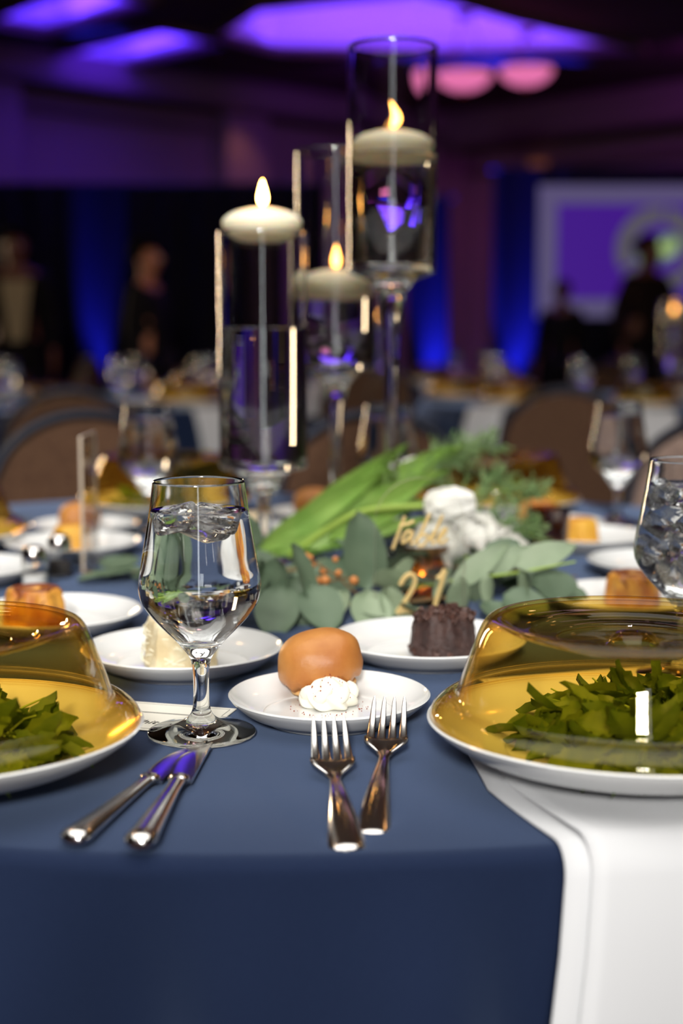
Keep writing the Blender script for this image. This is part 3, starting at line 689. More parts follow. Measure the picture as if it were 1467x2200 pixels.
bm = bmesh.new(); box(bm, 0, 0, .003, .045, .045, .006, bev=.001); obj('biscuit_base', bm, M['caramel'], r)
r = cake_bundt('chocolate_cake', -.452, 1.595, T + .0055, .0285, .036, 9, M['choc'], 'dark chocolate cake cut off at the left picture edge', rough=.05, seed=4)

# far domes and salads of this table
for (x, y, lab) in ((.238, 2.20, 'amber dome behind the flowers and fern'), (-.272, 2.19, 'amber dome behind the near wine glass, across the table'), (-.545, 1.83, 'amber dome at the left edge, beyond the plates')):
    plate(plate_big, 'dinner_plate', x, y, 'white plate below the ' + lab.replace(', across the table', ''))
    dup(dome0, (x, y, T + .0275), 0, label=lab)
    salad(x, y, 36, .066, 'greens under the ' + lab.replace(', across the table', ''), seed=int(abs(x) * 1000))

# ------------------------------------------------------------------ wine glasses
gob0.location = (-.099, .980, T + .0015); gob0['label'] = 'tall clear goblet of ice water standing on the menu card, beside the knives'
dup(gob0, (.283, 1.152, T + .0005), label='goblet packed with ice cubes at the right picture edge')
dup(gob0, (-.272, 2.0, T + .0005), label='blurred goblet of water behind the near goblet, at the left chair')
dup(gob0, (.066, 2.03, T + .0005), label='blurred goblet behind the tallest vase stem and tulips')
dup(gob0, (.408, 2.09, T + .0005), label='blurred goblet in front of the lit chair at the far right')
bm = bmesh.new(); box(bm, 0, 0, 0, .024, .022, .015, bev=.004)
for v in bm.verts: v.co += noise.noise_vector(v.co * 90) * .0016
ic = obj('ice_cube', bm, M['ice']); ic.location = (-.091, .985, T + .1555); ic.rotation_euler = (.35, .25, .4)
props(ic, 'ice cube floating at the right in the near goblet', 'ice cube', 'ice cubes in the near goblet')
for loc, rot, lab in (((-.112, .978, T + .156), (-.25, -.3, 1.2), 'ice cube floating at the left in the near goblet'), ((-.097, .992, T + .148), (.6, .2, 2.2), 'ice cube at the back in the near goblet, below the surface')):
    o = ic.copy(); COL.objects.link(o); o.location = loc; o.rotation_euler = rot; o['label'] = lab
for k, (dx, dy, dz, a) in enumerate(((-.018, .010, .152, .9), (.004, -.018, .151, 2.2), (-.024, -.008, .128, .5), (.022, .012, .127, 1.8), (.0, -.024, .132, 1.2), (-.020, .014, .104, .8), (.018, -.014, .100, 2.4), (-.012, -.006, .153, .2), (.013, .004, .150, 1.0), (-.010, .008, .131, 2.1), (.014, -.008, .128, .7), (-.016, -.006, .110, 1.5), (.010, .006, .106, 2.6), (-.002, -.018, .114, .1), (0, .012, .088, .9))):
    o = ic.copy(); COL.objects.link(o); o.location = (.283 + dx, 1.152 + dy, T + dz); o.rotation_euler = (a, a * .6, a * 1.7); o['label'] = 'clear ice cube in the goblet at the right picture edge'; o['group'] = 'ice cubes in the right goblet'

# ------------------------------------------------------------------ cutlery
def fork(name, root, ang, L, label, tilt, hw=.0145):
    """origin at the neck, tines along +Y, handle along -Y"""
    r = thing(name, root, label, 'fork', ang); r.rotation_euler = (tilt, 0, ang)
    hl = .062
    def zc(y): return .0185 * max(0, y / hl) ** 1.3 - .002 * math.sin(PI * min(max(y / hl, 0), 1))
    for k in range(4):
        bm = bmesh.new(); x0 = -hw + (2 * hw) * (k + .5) / 4; pts = []; wd = []
        for q in range(10):
            u = q / 9; y = .016 + (hl - .016) * u
            pts.append((x0 * (1 - .06 * u) , y, zc(y))); wd.append((.0030 * (1 - .62 * u ** 1.3)) if q < 9 else .0006)
        tube(bm, pts, wd, 10, flat=.22); obj('tine', bm, M['steel'], r)
    bm = bmesh.new(); rows = []
    for q in range(9):
        u = q / 8; y = -.002 + .022 * u; wdt = .0033 + (hw - .0033) * (math.sin(PI / 2 * min(1, u * 1.15)) ** 1.5)
        rows.append([(wdt * s, y, zc(y) + .0022 * s * s * min(1, u * 2)) for s in (-1, -.6, -.2, .2, .6, 1)])
    vv = [[bm.verts.new(p) for p in row] for row in rows]
    for a in range(8):
        for b in range(5): bm.faces.new((vv[a][b], vv[a][b + 1], vv[a + 1][b + 1], vv[a + 1][b]))
    o = obj('head', bm, M['steel'], r); s = o.modifiers.new('t', 'SOLIDIFY'); s.thickness = .002; s.offset = 0
    bm = bmesh.new(); pts = []; rad = []
    for q in range(15):
        u = q / 14; y = .001 - (L - hl) * u
        pts.append((0, y, .0035 * math.sin(PI * u) * 1.2 + .0005)); rad.append(.0034 + .0022 * (u < .06) + .0082 * u ** 1.35 if q < 14 else .0112)
    yE = pts[-1][1]
    for dy, rr in ((-.0025, .0108), (-.0045, .0092), (-.006, .0066), (-.0068, .003)): pts.append((0, yE + dy, .0005)); rad.append(rr)
    tube(bm, pts, rad, 14, flat=.42); obj('handle', bm, M['steel'], r)
    bm = bmesh.new(); tube(bm, [(0, -.020 - (L - hl - .025) * q / 8, .0035 * math.sin(PI * (.2 + .8 * q / 8)) * 1.2 + .0018 + .0016 * (q / 8)) for q in range(8)], [.0012 + .0028 * (q / 8) for q in range(8)], 10, flat=.5); obj('ridge', bm, M['steel'], r)
    return r
fork('salad_fork', (-.0045, .872, T + .0055), R(4), .172, 'shorter fork on the navy cloth, left of the pair before the bread plate', R(4))
fork('dinner_fork', (.0285, .912, T + .0075), R(-5), .186, 'longer fork whose tines touch the bread plate, right of the pair', R(5), .0148)
def knife(name, end, tip, label, z, roll_=0, Ln=.20):
    e = Vector(end); d = Vector(tip) - e; ang = math.atan2(d.y, d.x) - PI / 2
    r = thing(name, (e.x, e.y, z), label, 'knife', ang); r.rotation_euler = (0, roll_, ang)
    hL = .108; bL = Ln - hL
    bm = bmesh.new(); pts = []; rad = []
    for q in range(16):
        u = q / 15; y = hL * u
        rad.append(.0095 - .0048 * min(1, u * 1.25) ** .8); pts.append((0, y, .0052))
    for dy, rr in ((-.003, .0088), (-.0055, .0070), (-.0068, .0045), (-.0073, .0015)): pts.insert(0, (0, dy, .0050)); rad.insert(0, rr)
    tube(bm, pts, rad, 16, flat=.58); obj('handle', bm, M['steel'], r)
    bm = bmesh.new(); lathe(bm, [(0, 0), (.0062, 0), (.0070, .003), (.0064, .006), (0, .006)], 20); bmesh.ops.rotate(bm, cent=(0, 0, 0), matrix=Matrix.Rotation(-PI / 2, 3, 'X'), verts=bm.verts)
    bmesh.ops.scale(bm, vec=(1, 1, .6), verts=bm.verts); bmesh.ops.translate(bm, vec=(0, hL - .004, .0048), verts=bm.verts); obj('bolster', bm, M['steel'], r)
    bm = bmesh.new(); n = 14; rows = []
    for q in range(n + 1):
        u = q / n; y = hL + .001 + bL * u
        xr = .0075 - .0012 * u; xl = -.0072 - .0038 * math.sin(PI * min(1, u * 1.1)) * (u < .95) ; 
        if u > .6: xl = xl + (xr - xl) * ((u - .6) / .4) ** 2.2 * .93
        th = .0011 * (1 - .3 * u)
        rows.append([(xl, y, .0028), (xl + (xr - xl) * .22, y, .0028 + th), (xr, y, .0028 + th), (xr, y, .0028 - th), (xl + (xr - xl) * .22, y, .0028 - th)])
    vv = [[bm.verts.new(p) for p in row] for row in rows]
    for a in range(n):
        for b in range(5): bm.faces.new((vv[a][b], vv[a][(b + 1) % 5], vv[a + 1][(b + 1) % 5], vv[a + 1][b]))
    bm.faces.new(vv[0]); bm.faces.new(vv[-1][::-1]); obj('blade', bm, M['steel'], r, auto=25)
    return r
knife('table_knife', (-.148, .764), (-.100, .948), 'knife lying underneath, left of the crossed pair before the goblet', T + .0005, 0, .195)
knife('table_knife', (-.1105, .754), (-.0945, .946), 'knife lying on top, right of the pair with its tip at the goblet foot', T + .0022, 0, .193)

# ------------------------------------------------------------------ menu cards
def card(x, y, ang, L, Wd, label, z, text=None):
    r = thing('menu_card', (x, y, z), label, 'menu card', ang)
    bm = bmesh.new(); box(bm, 0, 0, .0003, L, Wd, .0005); obj('card', bm, M['paper'], r, smooth=False)
    bm = bmesh.new()
    for s in (-1, 1):
        box(bm, 0, s * (Wd / 2 - .004), .0006, L - .008, .0004, .0001); box(bm, s * (L / 2 - .004), 0, .0006, .0004, Wd - .008, .0001)
    box(bm, 0, .010, .0006, L - .008, .0004, .0001); box(bm, 0, .0085, .0006, L - .008, .0008, .0001)
    obj('border_line', bm, M['ink'], r, smooth=False)
    if text:
        c = bpy.data.curves.new('lettering', 'FONT'); c.body = text[0]; c.size = text[3]; c.shear = .3; c.extrude = .00004
        o = bpy.data.objects.new('lettering', c); COL.objects.link(o); o.parent = r; o.location = (text[1], text[2], .0007); c.materials.append(M['ink'])
        bpy.context.view_layer.update(); me = bpy.data.meshes.new_from_object(o.evaluated_get(bpy.context.evaluated_depsgraph_get()))
        bpy.data.objects.remove(o); o = bpy.data.objects.new('lettering', me); COL.objects.link(o); o.parent = r; o.location = (text[1], text[2], .0007)
card(-.178, 1.040, R(-15), .185, .072, 'white menu card with black border under the goblet foot', T + .0005, ('White', .024, -.020, .012))
card(.215, 1.135, R(17), .19, .075, 'white menu card with black border seen through the right amber dome', T + .0005)

# ------------------------------------------------------------------ candle vases with floating candles
def vase(x, y, zb, label, water_z, top):
    r = thing('candle_vase', (x, y, T + .0005), label, 'vase'); ro, ri = .0525, .0497
    bm = bmesh.new()
    lathe(bm, [(ri, zb + .010), (ri, zb + .0115), (ri, zb + .014), (ri, top - .004), (ri, top - .0015), (ri + .0003, top - .0006), (ri + .0010, top), (ro - .0010, top), (ro - .0003, top - .0006), (ro, top - .0015), (ro, top - .004), (ro, zb + .014), (ro, zb + .0115), (ro, zb + .009), (ri, zb + .010)], 96); obj('cylinder', bm, M['stemglass'], r)
    L = zb - .03
    st = [(0, 0), (.046, 0), (.0465, .0025), (.044, .0045), (.028, .008), (.016, .014), (.0105, .025), (.0085, .04 + L * .1), (.0080, .03 + L * .45), (.0105, .03 + L * .72), (.0150, zb - .030), (.021, zb - .017), (.030, zb - .007), (.044, zb - .0015), (.051, zb + .0005), (.0525, zb + .003)]
    bm = bmesh.new(); lathe(bm, smooth_pts(st, 4) + [(.0525, zb + .008), (.050, zb + .0092), (.02, zb + .0075), (0, zb + .007)], 64); obj('stem', bm, M['stemglass'], r)
    bm = bmesh.new(); lathe(bm, [(0, zb + .0105), (ri - .001, zb + .0105), (ri + .0004, zb + .013), (ri + .0004, water_z), (ri - .003, water_z - .001), (0, water_z - .001)], 72); obj('water', bm, M['water'], r)
    return r
def flame_bm(h, r0, lean):
    bm = bmesh.new(); pts = smooth_pts([(0, 0), (r0 * .75, h * .10), (r0, h * .28), (r0 * .82, h * .5), (r0 * .42, h * .78), (0, h)], 4)
    lathe(bm, pts, 20)
    for v in bm.verts: v.co.x += lean * math.sin(v.co.z / h * 4) * .004
    return bm
def candle(x, y, z, rr, label, lean=0, fh=.030):
    r = thing('floating_candle', (x, y, z), label, 'candle')
    bm = bmesh.new(); lathe(bm, smooth_pts([(0, -.021), (rr * .55, -.0195), (rr * .9, -.010), (rr, .0), (rr * .97, .006), (rr * .75, .0135), (rr * .35, .0185), (rr * .12, .0185), (0, .0175)], 5), 64); obj('wax', bm, M['wax'], r)
    bm = bmesh.new(); tube(bm, [(0, 0, .016), (.0003, 0, .021), (.0012, 0, .026)], .0008, 6); wk = obj('wick', bm, M['wick'], r)
    obj('flame', flame_bm(fh, .0056, lean), M['flame'], wk, loc=(.0008, 0, .0215)); return r
va = vase(-.0927, 1.69, .122, 'shortest stemmed glass candle vase, left of the three', .288, .400)
vase(-.0078, 1.90, .232, 'middle-height stemmed glass candle vase, behind the other two', .338, .517)
vase(.060, 1.72, .352, 'tallest stemmed glass candle vase, right of the three', .490, .616)
c0 = candle(-.0927, 1.69, T + .408, .0462, 'lit ivory candle resting at the rim of the shortest vase')
candle(-.0078, 1.90, T + .346, .0468, 'lit ivory candle floating inside the middle vase')
candle(.060, 1.72, T + .500, .0485, 'lit ivory candle floating inside the tallest vase', 1.0, .032)

# ------------------------------------------------------------------ votives, shakers, acrylic panels
def votive(x, y, label):
    r = thing('votive_holder', (x, y, T + .0005), label, 'votive')
    bm = bmesh.new(); lathe(bm, [(0, 0), (.0245, 0), (.0255, .002), (.0275, .058), (.0280, .062), (.0268, .0625), (.0262, .058), (.0243, .006), (0, .005)], 48); obj('cup', bm, M['votive'], r)
    bm = bmesh.new(); lathe(bm, [(0, .0055), (.0185, .0055), (.0185, .018), (.016, .0185), (0, .018)], 32); obj('tealight', bm, M['wax'], r)
    obj('flame', flame_bm(.012, .0034, 0), M['flame'], r, loc=(0, 0, .021)); return r
vo = votive(.0845, 1.475, 'smoked gold glass votive behind the acrylic table sign')
dup(vo, (.262, 1.79, T + .0005), label='smoked gold glass votive in front of the far right bread roll')
for o in list(bpy.data.objects):
    if o.parent and o.parent.name.startswith('votive_holder') and o.parent is not vo and o.name.startswith('flame'): bpy.data.objects.remove(o)   # this one is not lit
def shaker(x, y, fill, label):
    r = thing('shaker', (x, y, T + .0005), label, 'shaker')
    bm = bmesh.new(); lathe(bm, [(0, 0), (.0155, 0), (.0165, .002), (.0150, .03), (.0125, .036), (.0112, .036), (.0135, .029), (.0148, .004), (0, .003)], 8); obj('jar', bm, M['thin'], r, smooth=False)
    bm = bmesh.new(); lathe(bm, [(0, .0035), (.0140, .0035), (.0136, .018), (0, .0185)], 8); obj('filling', bm, fill, r)
    bm = bmesh.new(); lathe(bm, smooth_pts([(.0135, .033), (.0138, .038), (.0125, .045), (.008, .050), (0, .0515)], 4), 28); obj('cap', bm, M['steel'], r)
shaker(-.338, 1.545, M['salt'], 'small faceted salt shaker with steel cap at the left, by the caramel cake')
shaker(-.328, 1.635, M['pepper'], 'small faceted shaker with dark filling just behind the salt shaker')
def arch(w_, h, n=24):
    a = w_ / 2; return [(-a, 0), (a, 0)] + [(a * math.cos(PI * k / n), h - a + a * math.sin(PI * k / n)) for k in range(n + 1)]
SX, SY = .0765, 1.372
r = thing('table_sign', (SX, SY, T + .0005), 'arched clear acrylic sign with gold script reading table 21, behind the chocolate cake', 'table sign', R(5))
bm = bmesh.new(); prism(bm, arch(.0885, .143), 0, .003, 0, 1); obj('panel', bm, [M['acrylic'], M['acrylic_edge']], r, smooth=False)
def stroke(bm, pts, rad): 
    q = [((zx / 6.1125 + 790 - 906) * .000449, -.0006, (1349 - (zy / 6.1125 + 1010)) * .000455) for zx, zy in pts]
    tube(bm, smooth_pts(q, 5), rad, 6)
bm = bmesh.new()
for pts in ([(505, 650), (430, 850), (345, 1080)], [(430, 775), (530, 755), (630, 715)], [(610, 860), (540, 850), (470, 950), (480, 1000), (560, 940), (615, 850), (580, 1000), (630, 1010)],
            [(640, 1000), (760, 800), (840, 610), (760, 780), (670, 1000), (740, 1040), (810, 950), (770, 890), (710, 930)], [(820, 970), (930, 820), (1010, 640), (930, 820), (865, 1000), (910, 1010)],
            [(920, 1000), (1000, 930), (1060, 850), (1040, 820), (980, 890), (960, 990), (1010, 1010), (1080, 950)]): stroke(bm, pts, .0016)
obj('lettering', bm, M['gold'], r)
bm = bmesh.new()
for pts in ([(450, 1560), (500, 1470), (580, 1420), (645, 1470), (630, 1580), (540, 1740), (400, 1940)], [(400, 1940), (520, 1900), (650, 1930), (740, 1900)], [(940, 1480), (1000, 1440), (1050, 1370), (980, 1620), (900, 1900)]): stroke(bm, pts, .0024)
obj('numerals', bm, M['gold'], r)
bm = bmesh.new(); box(bm, 0, .0015, .005, .05, .02, .010, bev=.0015); obj('foot', bm, M['acrylic'], r)
r = thing('acrylic_panel', (-.302, 1.70, T + .0005), 'clear acrylic panel seen edge-on beside the lemon cake at the left', 'acrylic panel', R(89))
bm = bmesh.new(); prism(bm, [(-.045, 0), (.045, 0), (.045, .160), (.043, .162), (-.043, .162), (-.045, .160)], 0, .0035, 0, 1); obj('panel', bm, [M['acrylic'], M['acrylic_edge']], r, smooth=False)
bm = bmesh.new(); box(bm, 0, .0015, .005, .06, .03, .010, bev=.0015); obj('foot', bm, M['acrylic'], r)

# ------------------------------------------------------------------ greenery
EU = []
for s, (L, W_, tp) in enumerate(((.055, .045, .8), (.062, .040, .85), (.048, .036, .8), (.06, .026, .8), (.04, .022, .8), (.075, .048, .8))):
    o = obj('proto', leaf_bm(L, W_, tp, .06 + .05 * (s % 3), .10, 10, 0, 20 + s, .75 if s == 3 else .52), M['euca2'] if s in (3, 4) else M['euca']); EU.append(o.data); bpy.data.objects.remove(o)
EUP = []
for s in (0, 1, 2):
    o = obj('proto', leaf_bm(.046, .034, .85, .1, .12, 10, 0, 40 + s, .55), M['euca2']); EUP.append(o.data); bpy.data.objects.remove(o)
def branch(name, base, pts, leaves, label, cat='greenery', tw='twig'):
    r = thing(name, base, label, cat); b = Vector(base)
    bm = bmesh.new(); q = smooth_pts([tuple(Vector(p) - b) for p in pts], 5); n = len(q); tube(bm, q, [.0022 * (1 - .6 * i / n) for i in range(n)], 6); obj('stem', bm, M[tw], r)
    for (p, d, rl, mesh, s) in leaves:
        inst('leaf', mesh, r, tuple(Vector(p) - b), aim(d, rl), (s, s, s) if not isinstance(s, tuple) else s)
    return r
up = (0, -.3, 1)
branch('eucalyptus_branch', (-.02, 1.44, T + .012), [(.10, 1.46, T + .02), (.03, 1.44, T + .035), (-.03, 1.42, T + .03), (-.10, 1.40, T + .02)], [
    ((.024, 1.425, T + .024), (-.03, .05, 1), R(0), EU[5], (1.06, 1.10, 1)),      # the big upright leaf facing the camera
    ((-.050, 1.375, T + .078), (.42, -.08, -.9), R(15), EU[1], (1.25, .85, 1)),
    ((-.062, 1.395, T + .060), (-.15, -.25, -.9), R(20), EU[0], 1.2), ((-.075, 1.39, T + .058), (-.4, -.3, -.6), R(30), EU[0], 1.15),
    ((-.045, 1.38, T + .045), (.0, -.35, -.8), R(-10), EU[0], 1.1), ((-.085, 1.40, T + .040), (-.3, -.7, -.3), R(10), EU[0], 1.1),
    ((-.060, 1.37, T + .035), (-.05, -.6, -.45), 0, EU[2], 1.25), ((-.095, 1.43, T + .05), (-.8, -.3, .05), 0, EU[0], 1.0),
    ((-.03, 1.37, T + .035), (.3, -.6, -.4), R(15), EU[2], 1.2), ((-.09, 1.43, T + .06), (-.2, -.1, .5), R(80), EU[2], 1.0)],
    'broad grey-green eucalyptus leaves spilling left, beside the near goblet')
branch('eucalyptus_branch', (.02, 1.39, T + .012), [(.12, 1.41, T + .02), (.05, 1.385, T + .018), (-.01, 1.365, T + .02)], [
    ((.025, 1.375, T + .030), (.1, -.55, -.45), 0, EUP[0], 1.2), ((.0, 1.38, T + .028), (-.2, -.6, -.35), R(20), EUP[1], 1.1), ((.045, 1.385, T + .032), (.2, -.45, -.5), R(-15), EUP[2], 1.1),
    ((.03, 1.395, T + .036), (.9, -.25, .1), R(-50), EUP[0], 1.0), ((.052, 1.40, T + .030), (.4, -.4, .7), R(60), EUP[1], .9), ((.01, 1.39, T + .015), (.6, -.5, -.1), 0, EU[0], 1.0),
    ((.095, 1.40, T + .018), (.25, -.3, .7), R(60), EUP[2], .85), ((.065, 1.38, T + .012), (.2, -.6, .1), R(-20), EUP[0], 1.0), ((.118, 1.385, T + .005), (-.05, -.05, .9), R(80), EUP[1], .9)],
    'pale eucalyptus leaves lying in front of the acrylic sign')
branch('eucalyptus_branch', (.13, 1.43, T + .012), [(.06, 1.45, T + .02), (.12, 1.42, T + .035), (.17, 1.40, T + .045), (.23, 1.38, T + .06)], [
    ((.172, 1.40, T + .052), (.9, .0, .32), R(55), EU[3], (1.1, 1.15, 1)), ((.135, 1.42, T + .040), (.85, .05, .42), R(60), EU[3], (1.1, 1.0, 1)), ((.112, 1.41, T + .030), (.75, 0, .6), R(60), EU[3], (1.2, 1.0, 1)),
    ((.180, 1.385, T + .052), (.03, -.1, -1), R(90), EU[4], (1.0, 1.05, 1)), ((.146, 1.385, T + .046), (-.1, -.1, -1), R(90), EU[4], (.75, 1.0, 1)), ((.16, 1.38, T + .025), (.6, -.35, -.1), R(30), EU[2], 1.0),
    ((.19, 1.40, T + .03), (.8, .2, .05), R(40), EU[0], .9), ((.145, 1.38, T + .018), (.3, -.7, -.15), 0, EU[2], 1.0), ((.20, 1.42, T + .02), (.8, -.2, .0), R(20), EU[0], .9), ((.15, 1.44, T + .05), (.6, .3, .4), R(30), EU[2], .9)],
    'pale pointed eucalyptus leaves reaching right above the right dome', tw='stem')
branch('eucalyptus_branch', (-.25, 1.60, T + .008), [(-.14, 1.60, T + .012), (-.22, 1.60, T + .012), (-.30, 1.61, T + .01)], [
    ((-.225, 1.60, T + .012), (-.9, -.3, .05), 0, EU[5], 1.0), ((-.20, 1.59, T + .012), (-.4, -.7, .05), R(10), EU[0], 1.0), ((-.24, 1.61, T + .013), (-.6, .6, .1), R(-10), EU[0], 1.0), ((-.16, 1.60, T + .014), (-.2, -.8, .1), 0, EU[0], 1.0)],
    'dark green leaves lying flat left of the near goblet, behind the caramel cake')
rnd = random.Random(21); lv = []
for k in range(46):
    x = rnd.uniform(-.08, .24); y = rnd.uniform(1.46, 1.66); d = Vector((rnd.uniform(-1, 1), rnd.uniform(-1, .4), rnd.uniform(-.2, .6)))
    lv.append(((x, y, T + .012 + .035 * rnd.random() * (1 - abs(x - .08) / .2)), d, rnd.uniform(-.6, .6), rnd.choice(EU), rnd.uniform(.7, 1.0)))
branch('eucalyptus_branch', (.08, 1.55, T + .012), [(-.12, 1.60, T + .012), (0, 1.55, T + .025), (.12, 1.53, T + .03), (.26, 1.55, T + .015)], lv, 'dense eucalyptus garland under the white flowers in the middle of the table')
r = thing('berry_sprig', (-.005, 1.40, T + .012), 'sprig of orange and yellow buds between the eucalyptus leaves', 'berry sprig'); rnd = random.Random(8)
bm = bmesh.new()
tube(bm, [(.03, .02, .0), (.0, .0, .03), (-.03, -.0, .05)], .0012, 6); obj('stem', bm, M['twig'], r)
bm = bmesh.new(); bmesh.ops.create_icosphere(bm, subdivisions=2, radius=.0042); bud = obj('bud', bm, M['berry'], r, loc=(-.03, 0, .05))
for k in range(13): inst('bud', bud, r, (-.03 + .05 * rnd.random(), rnd.uniform(-.012, .01), .02 + .03 * rnd.random()), scale=(rnd.uniform(.6, 1.2),) * 3)
# tulips
TL = []
for s in range(3):
    o = obj('proto', leaf_bm(.17, .030, .7, .10 * (s - .5), .35, 12, 0, 60 + s), M['tulipleaf']); TL.append(o.data); bpy.data.objects.remove(o)
bm = leaf_bm(.052, .034, .72, .0, -.42, 12, 0, 77, .6)
for v in bm.verts: v.co.z += .0115 * math.sin(PI * min(1, v.co.x / .052)) - .0
PET = obj('proto', bm, M['petal']); PETM = PET.data; bpy.data.objects.remove(PET)
def tulip(base, head, d, label, leaves, s=1.0, bow=.02):
    r = thing('white_tulip', base, label, 'tulip'); b = Vector(base); h = Vector(head) - b; d = Vector(d).normalized()
    bm = bmesh.new(); m = h * .5 + Vector((0, 0, bow)); q = smooth_pts([(0, 0, 0), tuple(m), tuple(h)], 8); tube(bm, q, .0034, 8); obj('stem', bm, M['stem'], r)
    qd = d.to_track_quat('X', 'Z')
    for k in range(6):
        a = 2 * PI * k / 6; rr = .0045 if k % 2 else .003
        e = qd @ Euler((a, 0, 0)).to_quaternion(); off = e @ Vector((0, 0, -.0))
        e2 = e @ Euler((0, R(-9 if k % 2 else -6), 0)).to_quaternion()
        o = inst('petal', PETM, r, tuple(h + e @ Vector((0, 0, .004))), e2.to_euler(), (s, s * 1.05, s))
    for (t, dd, rl, ls) in leaves: inst('leaf', TL[int(t * 97) % 3], r, tuple(h * t), aim(dd, rl), (ls, ls, ls))
tulip((-.06, 1.60, T + .03), (.090, 1.55, T + .094), (1, -.1, .08), 'largest white tulip head above the word on the acrylic sign', [(.0, (.9, -.1, .35), R(60), 1.0), (.3, (.8, .1, .5), R(70), .85), (.1, (.95, -.15, .2), R(40), .9)], 1.08)
tulip((-.10, 1.68, T + .022), (-.008, 1.745, T + .070), (.7, .2, .5), 'white tulip bud lying lowest among the green tulip leaves', [(.0, (.75, .2, .45), R(70), 1.05), (.2, (.8, .1, .35), R(50), 1.0), (.0, (.95, -.1, .12), R(60), .9)], .8, .01)
tulip((-.08, 1.70, T + .030), (.045, 1.80, T + .085), (.6, .2, .7), 'white tulip bud in front of the tallest vase stem', [(.1, (.75, .15, .55), R(70), 1.1), (.4, (.8, .1, .4), R(60), .9), (.25, (.7, .0, .6), R(85), .8)], .85, .01)
tulip((-.06, 1.72, T + .030), (.070, 1.80, T + .095), (.7, .1, .6), 'white tulip bud at the back, beside the tallest vase stem', [(.3, (.8, .0, .5), R(75), 1.1), (.5, (.9, .1, .45), R(60), 1.0), (.1, (.85, -.1, .35), R(60), 1.15)], .75, .01)
# white roses
PR = []
for s in range(2):
    bm = leaf_bm(.030, .034, .85, -.18 if s else .1, .5, 6, 0, 90 + s); o = obj('proto', bm, M['petal']); PR.append(o.data); bpy.data.objects.remove(o)
def rose(x, y, z, s, tilt, label, seed):
    r = thing('white_flower', (x, y, z), label, 'flower'); r.rotation_euler = tilt; rnd = random.Random(seed)
    bm = bmesh.new(); tube(bm, [(0, 0, -.05), (.002, 0, -.02), (0, 0, .0)], .0025, 8); obj('stem', bm, M['stem'], r)
    for ring, (n, el, rr) in enumerate(((3, 84, .001), (5, 70, .003), (6, 52, .005), (7, 30, .006))):
        for k in range(n):
            a = 2 * PI * (k + .5 * ring) / n + rnd.uniform(-.15, .15); e = R(el + rnd.uniform(-6, 6))
            d = Vector((math.cos(a) * math.cos(e), math.sin(a) * math.cos(e), math.sin(e)))
            inst('petal', PR[ring > 1], r, (rr * math.cos(a), rr * math.sin(a), .002), aim(d, 0), (s * (1 + .12 * ring) * .85,) * 3)
rose(.104, 1.50, T + .042, 1.05, (R(45), R(-10), 0), 'large open white flower behind the script word on the acrylic sign', 1)
rose(.142, 1.56, T + .046, .95, (R(35), R(20), 0), 'white flower right of the acrylic sign, above the pale leaves', 2)
rose(.172, 1.52, T + .040, .8, (R(50), R(25), 0), 'small white flower nearest the pointed eucalyptus leaves', 3)
rose(.180, 1.60, T + .038, .7, (R(50), R(-20), 0), 'white flower between the fern and the other blossoms', 6)
# fern sprays
def fern(base, tip, label, n=46, seed=1, ln=.03):
    r = thing('fern_sprig', base, label, 'fern'); rnd = random.Random(seed); t = Vector(tip) - Vector(base)
    bm = bmesh.new(); q = smooth_pts([(0, 0, 0), tuple(t * .5 + Vector((0, 0, .02))), tuple(t)], 10); tube(bm, q, .0014, 6); obj('stem', bm, M['stem'], r)
    bm = bmesh.new()
    for k in range(n):
        p = Vector(q[min(len(q) - 1, int(len(q) * (.1 + .9 * k / n)))]); l = ln * (1 - .5 * k / n)
        d = (t.normalized() * .8 + Vector((rnd.uniform(-1, 1), rnd.uniform(-1, 1), rnd.uniform(-.6, 1)))).normalized()
        e = p + d * l; tube(bm, [p, e], [.0005, .0003], 4)
        for j in range(9):
            c = p + d * l * (j + 1) / 9; dd = (d + Vector((rnd.uniform(-1, 1), rnd.uniform(-1, 1), rnd.uniform(-1, 1))) * .9).normalized() * .012
            sd = dd.cross(Vector((rnd.uniform(-1, 1), rnd.uniform(-1, 1), rnd.uniform(-1, 1)))).normalized() * .0012
            bm.faces.new([bm.verts.new(c), bm.verts.new(c + dd * .5 + sd), bm.verts.new(c + dd), bm.verts.new(c + dd * .5 - sd)])
    props(obj('needles', bm, M['fern'], r), kind='stuff'); return r
fern((.06, 1.70, T + .07), (.19, 1.83, T + .135), 'feathery fern spray rising highest above the flowers', 70, 1, .045)
fern((.10, 1.66, T + .06), (.235, 1.74, T + .085), 'feathery fern spray reaching right toward the far amber dome', 70, 2, .045)
fern((.12, 1.64, T + .04), (.225, 1.66, T + .045), 'low feathery fern spray beside the white flowers', 60, 3, .04)
fern((.08, 1.74, T + .07), (.16, 1.90, T + .11), 'feathery fern spray at the back behind the tulips', 60, 4, .045)

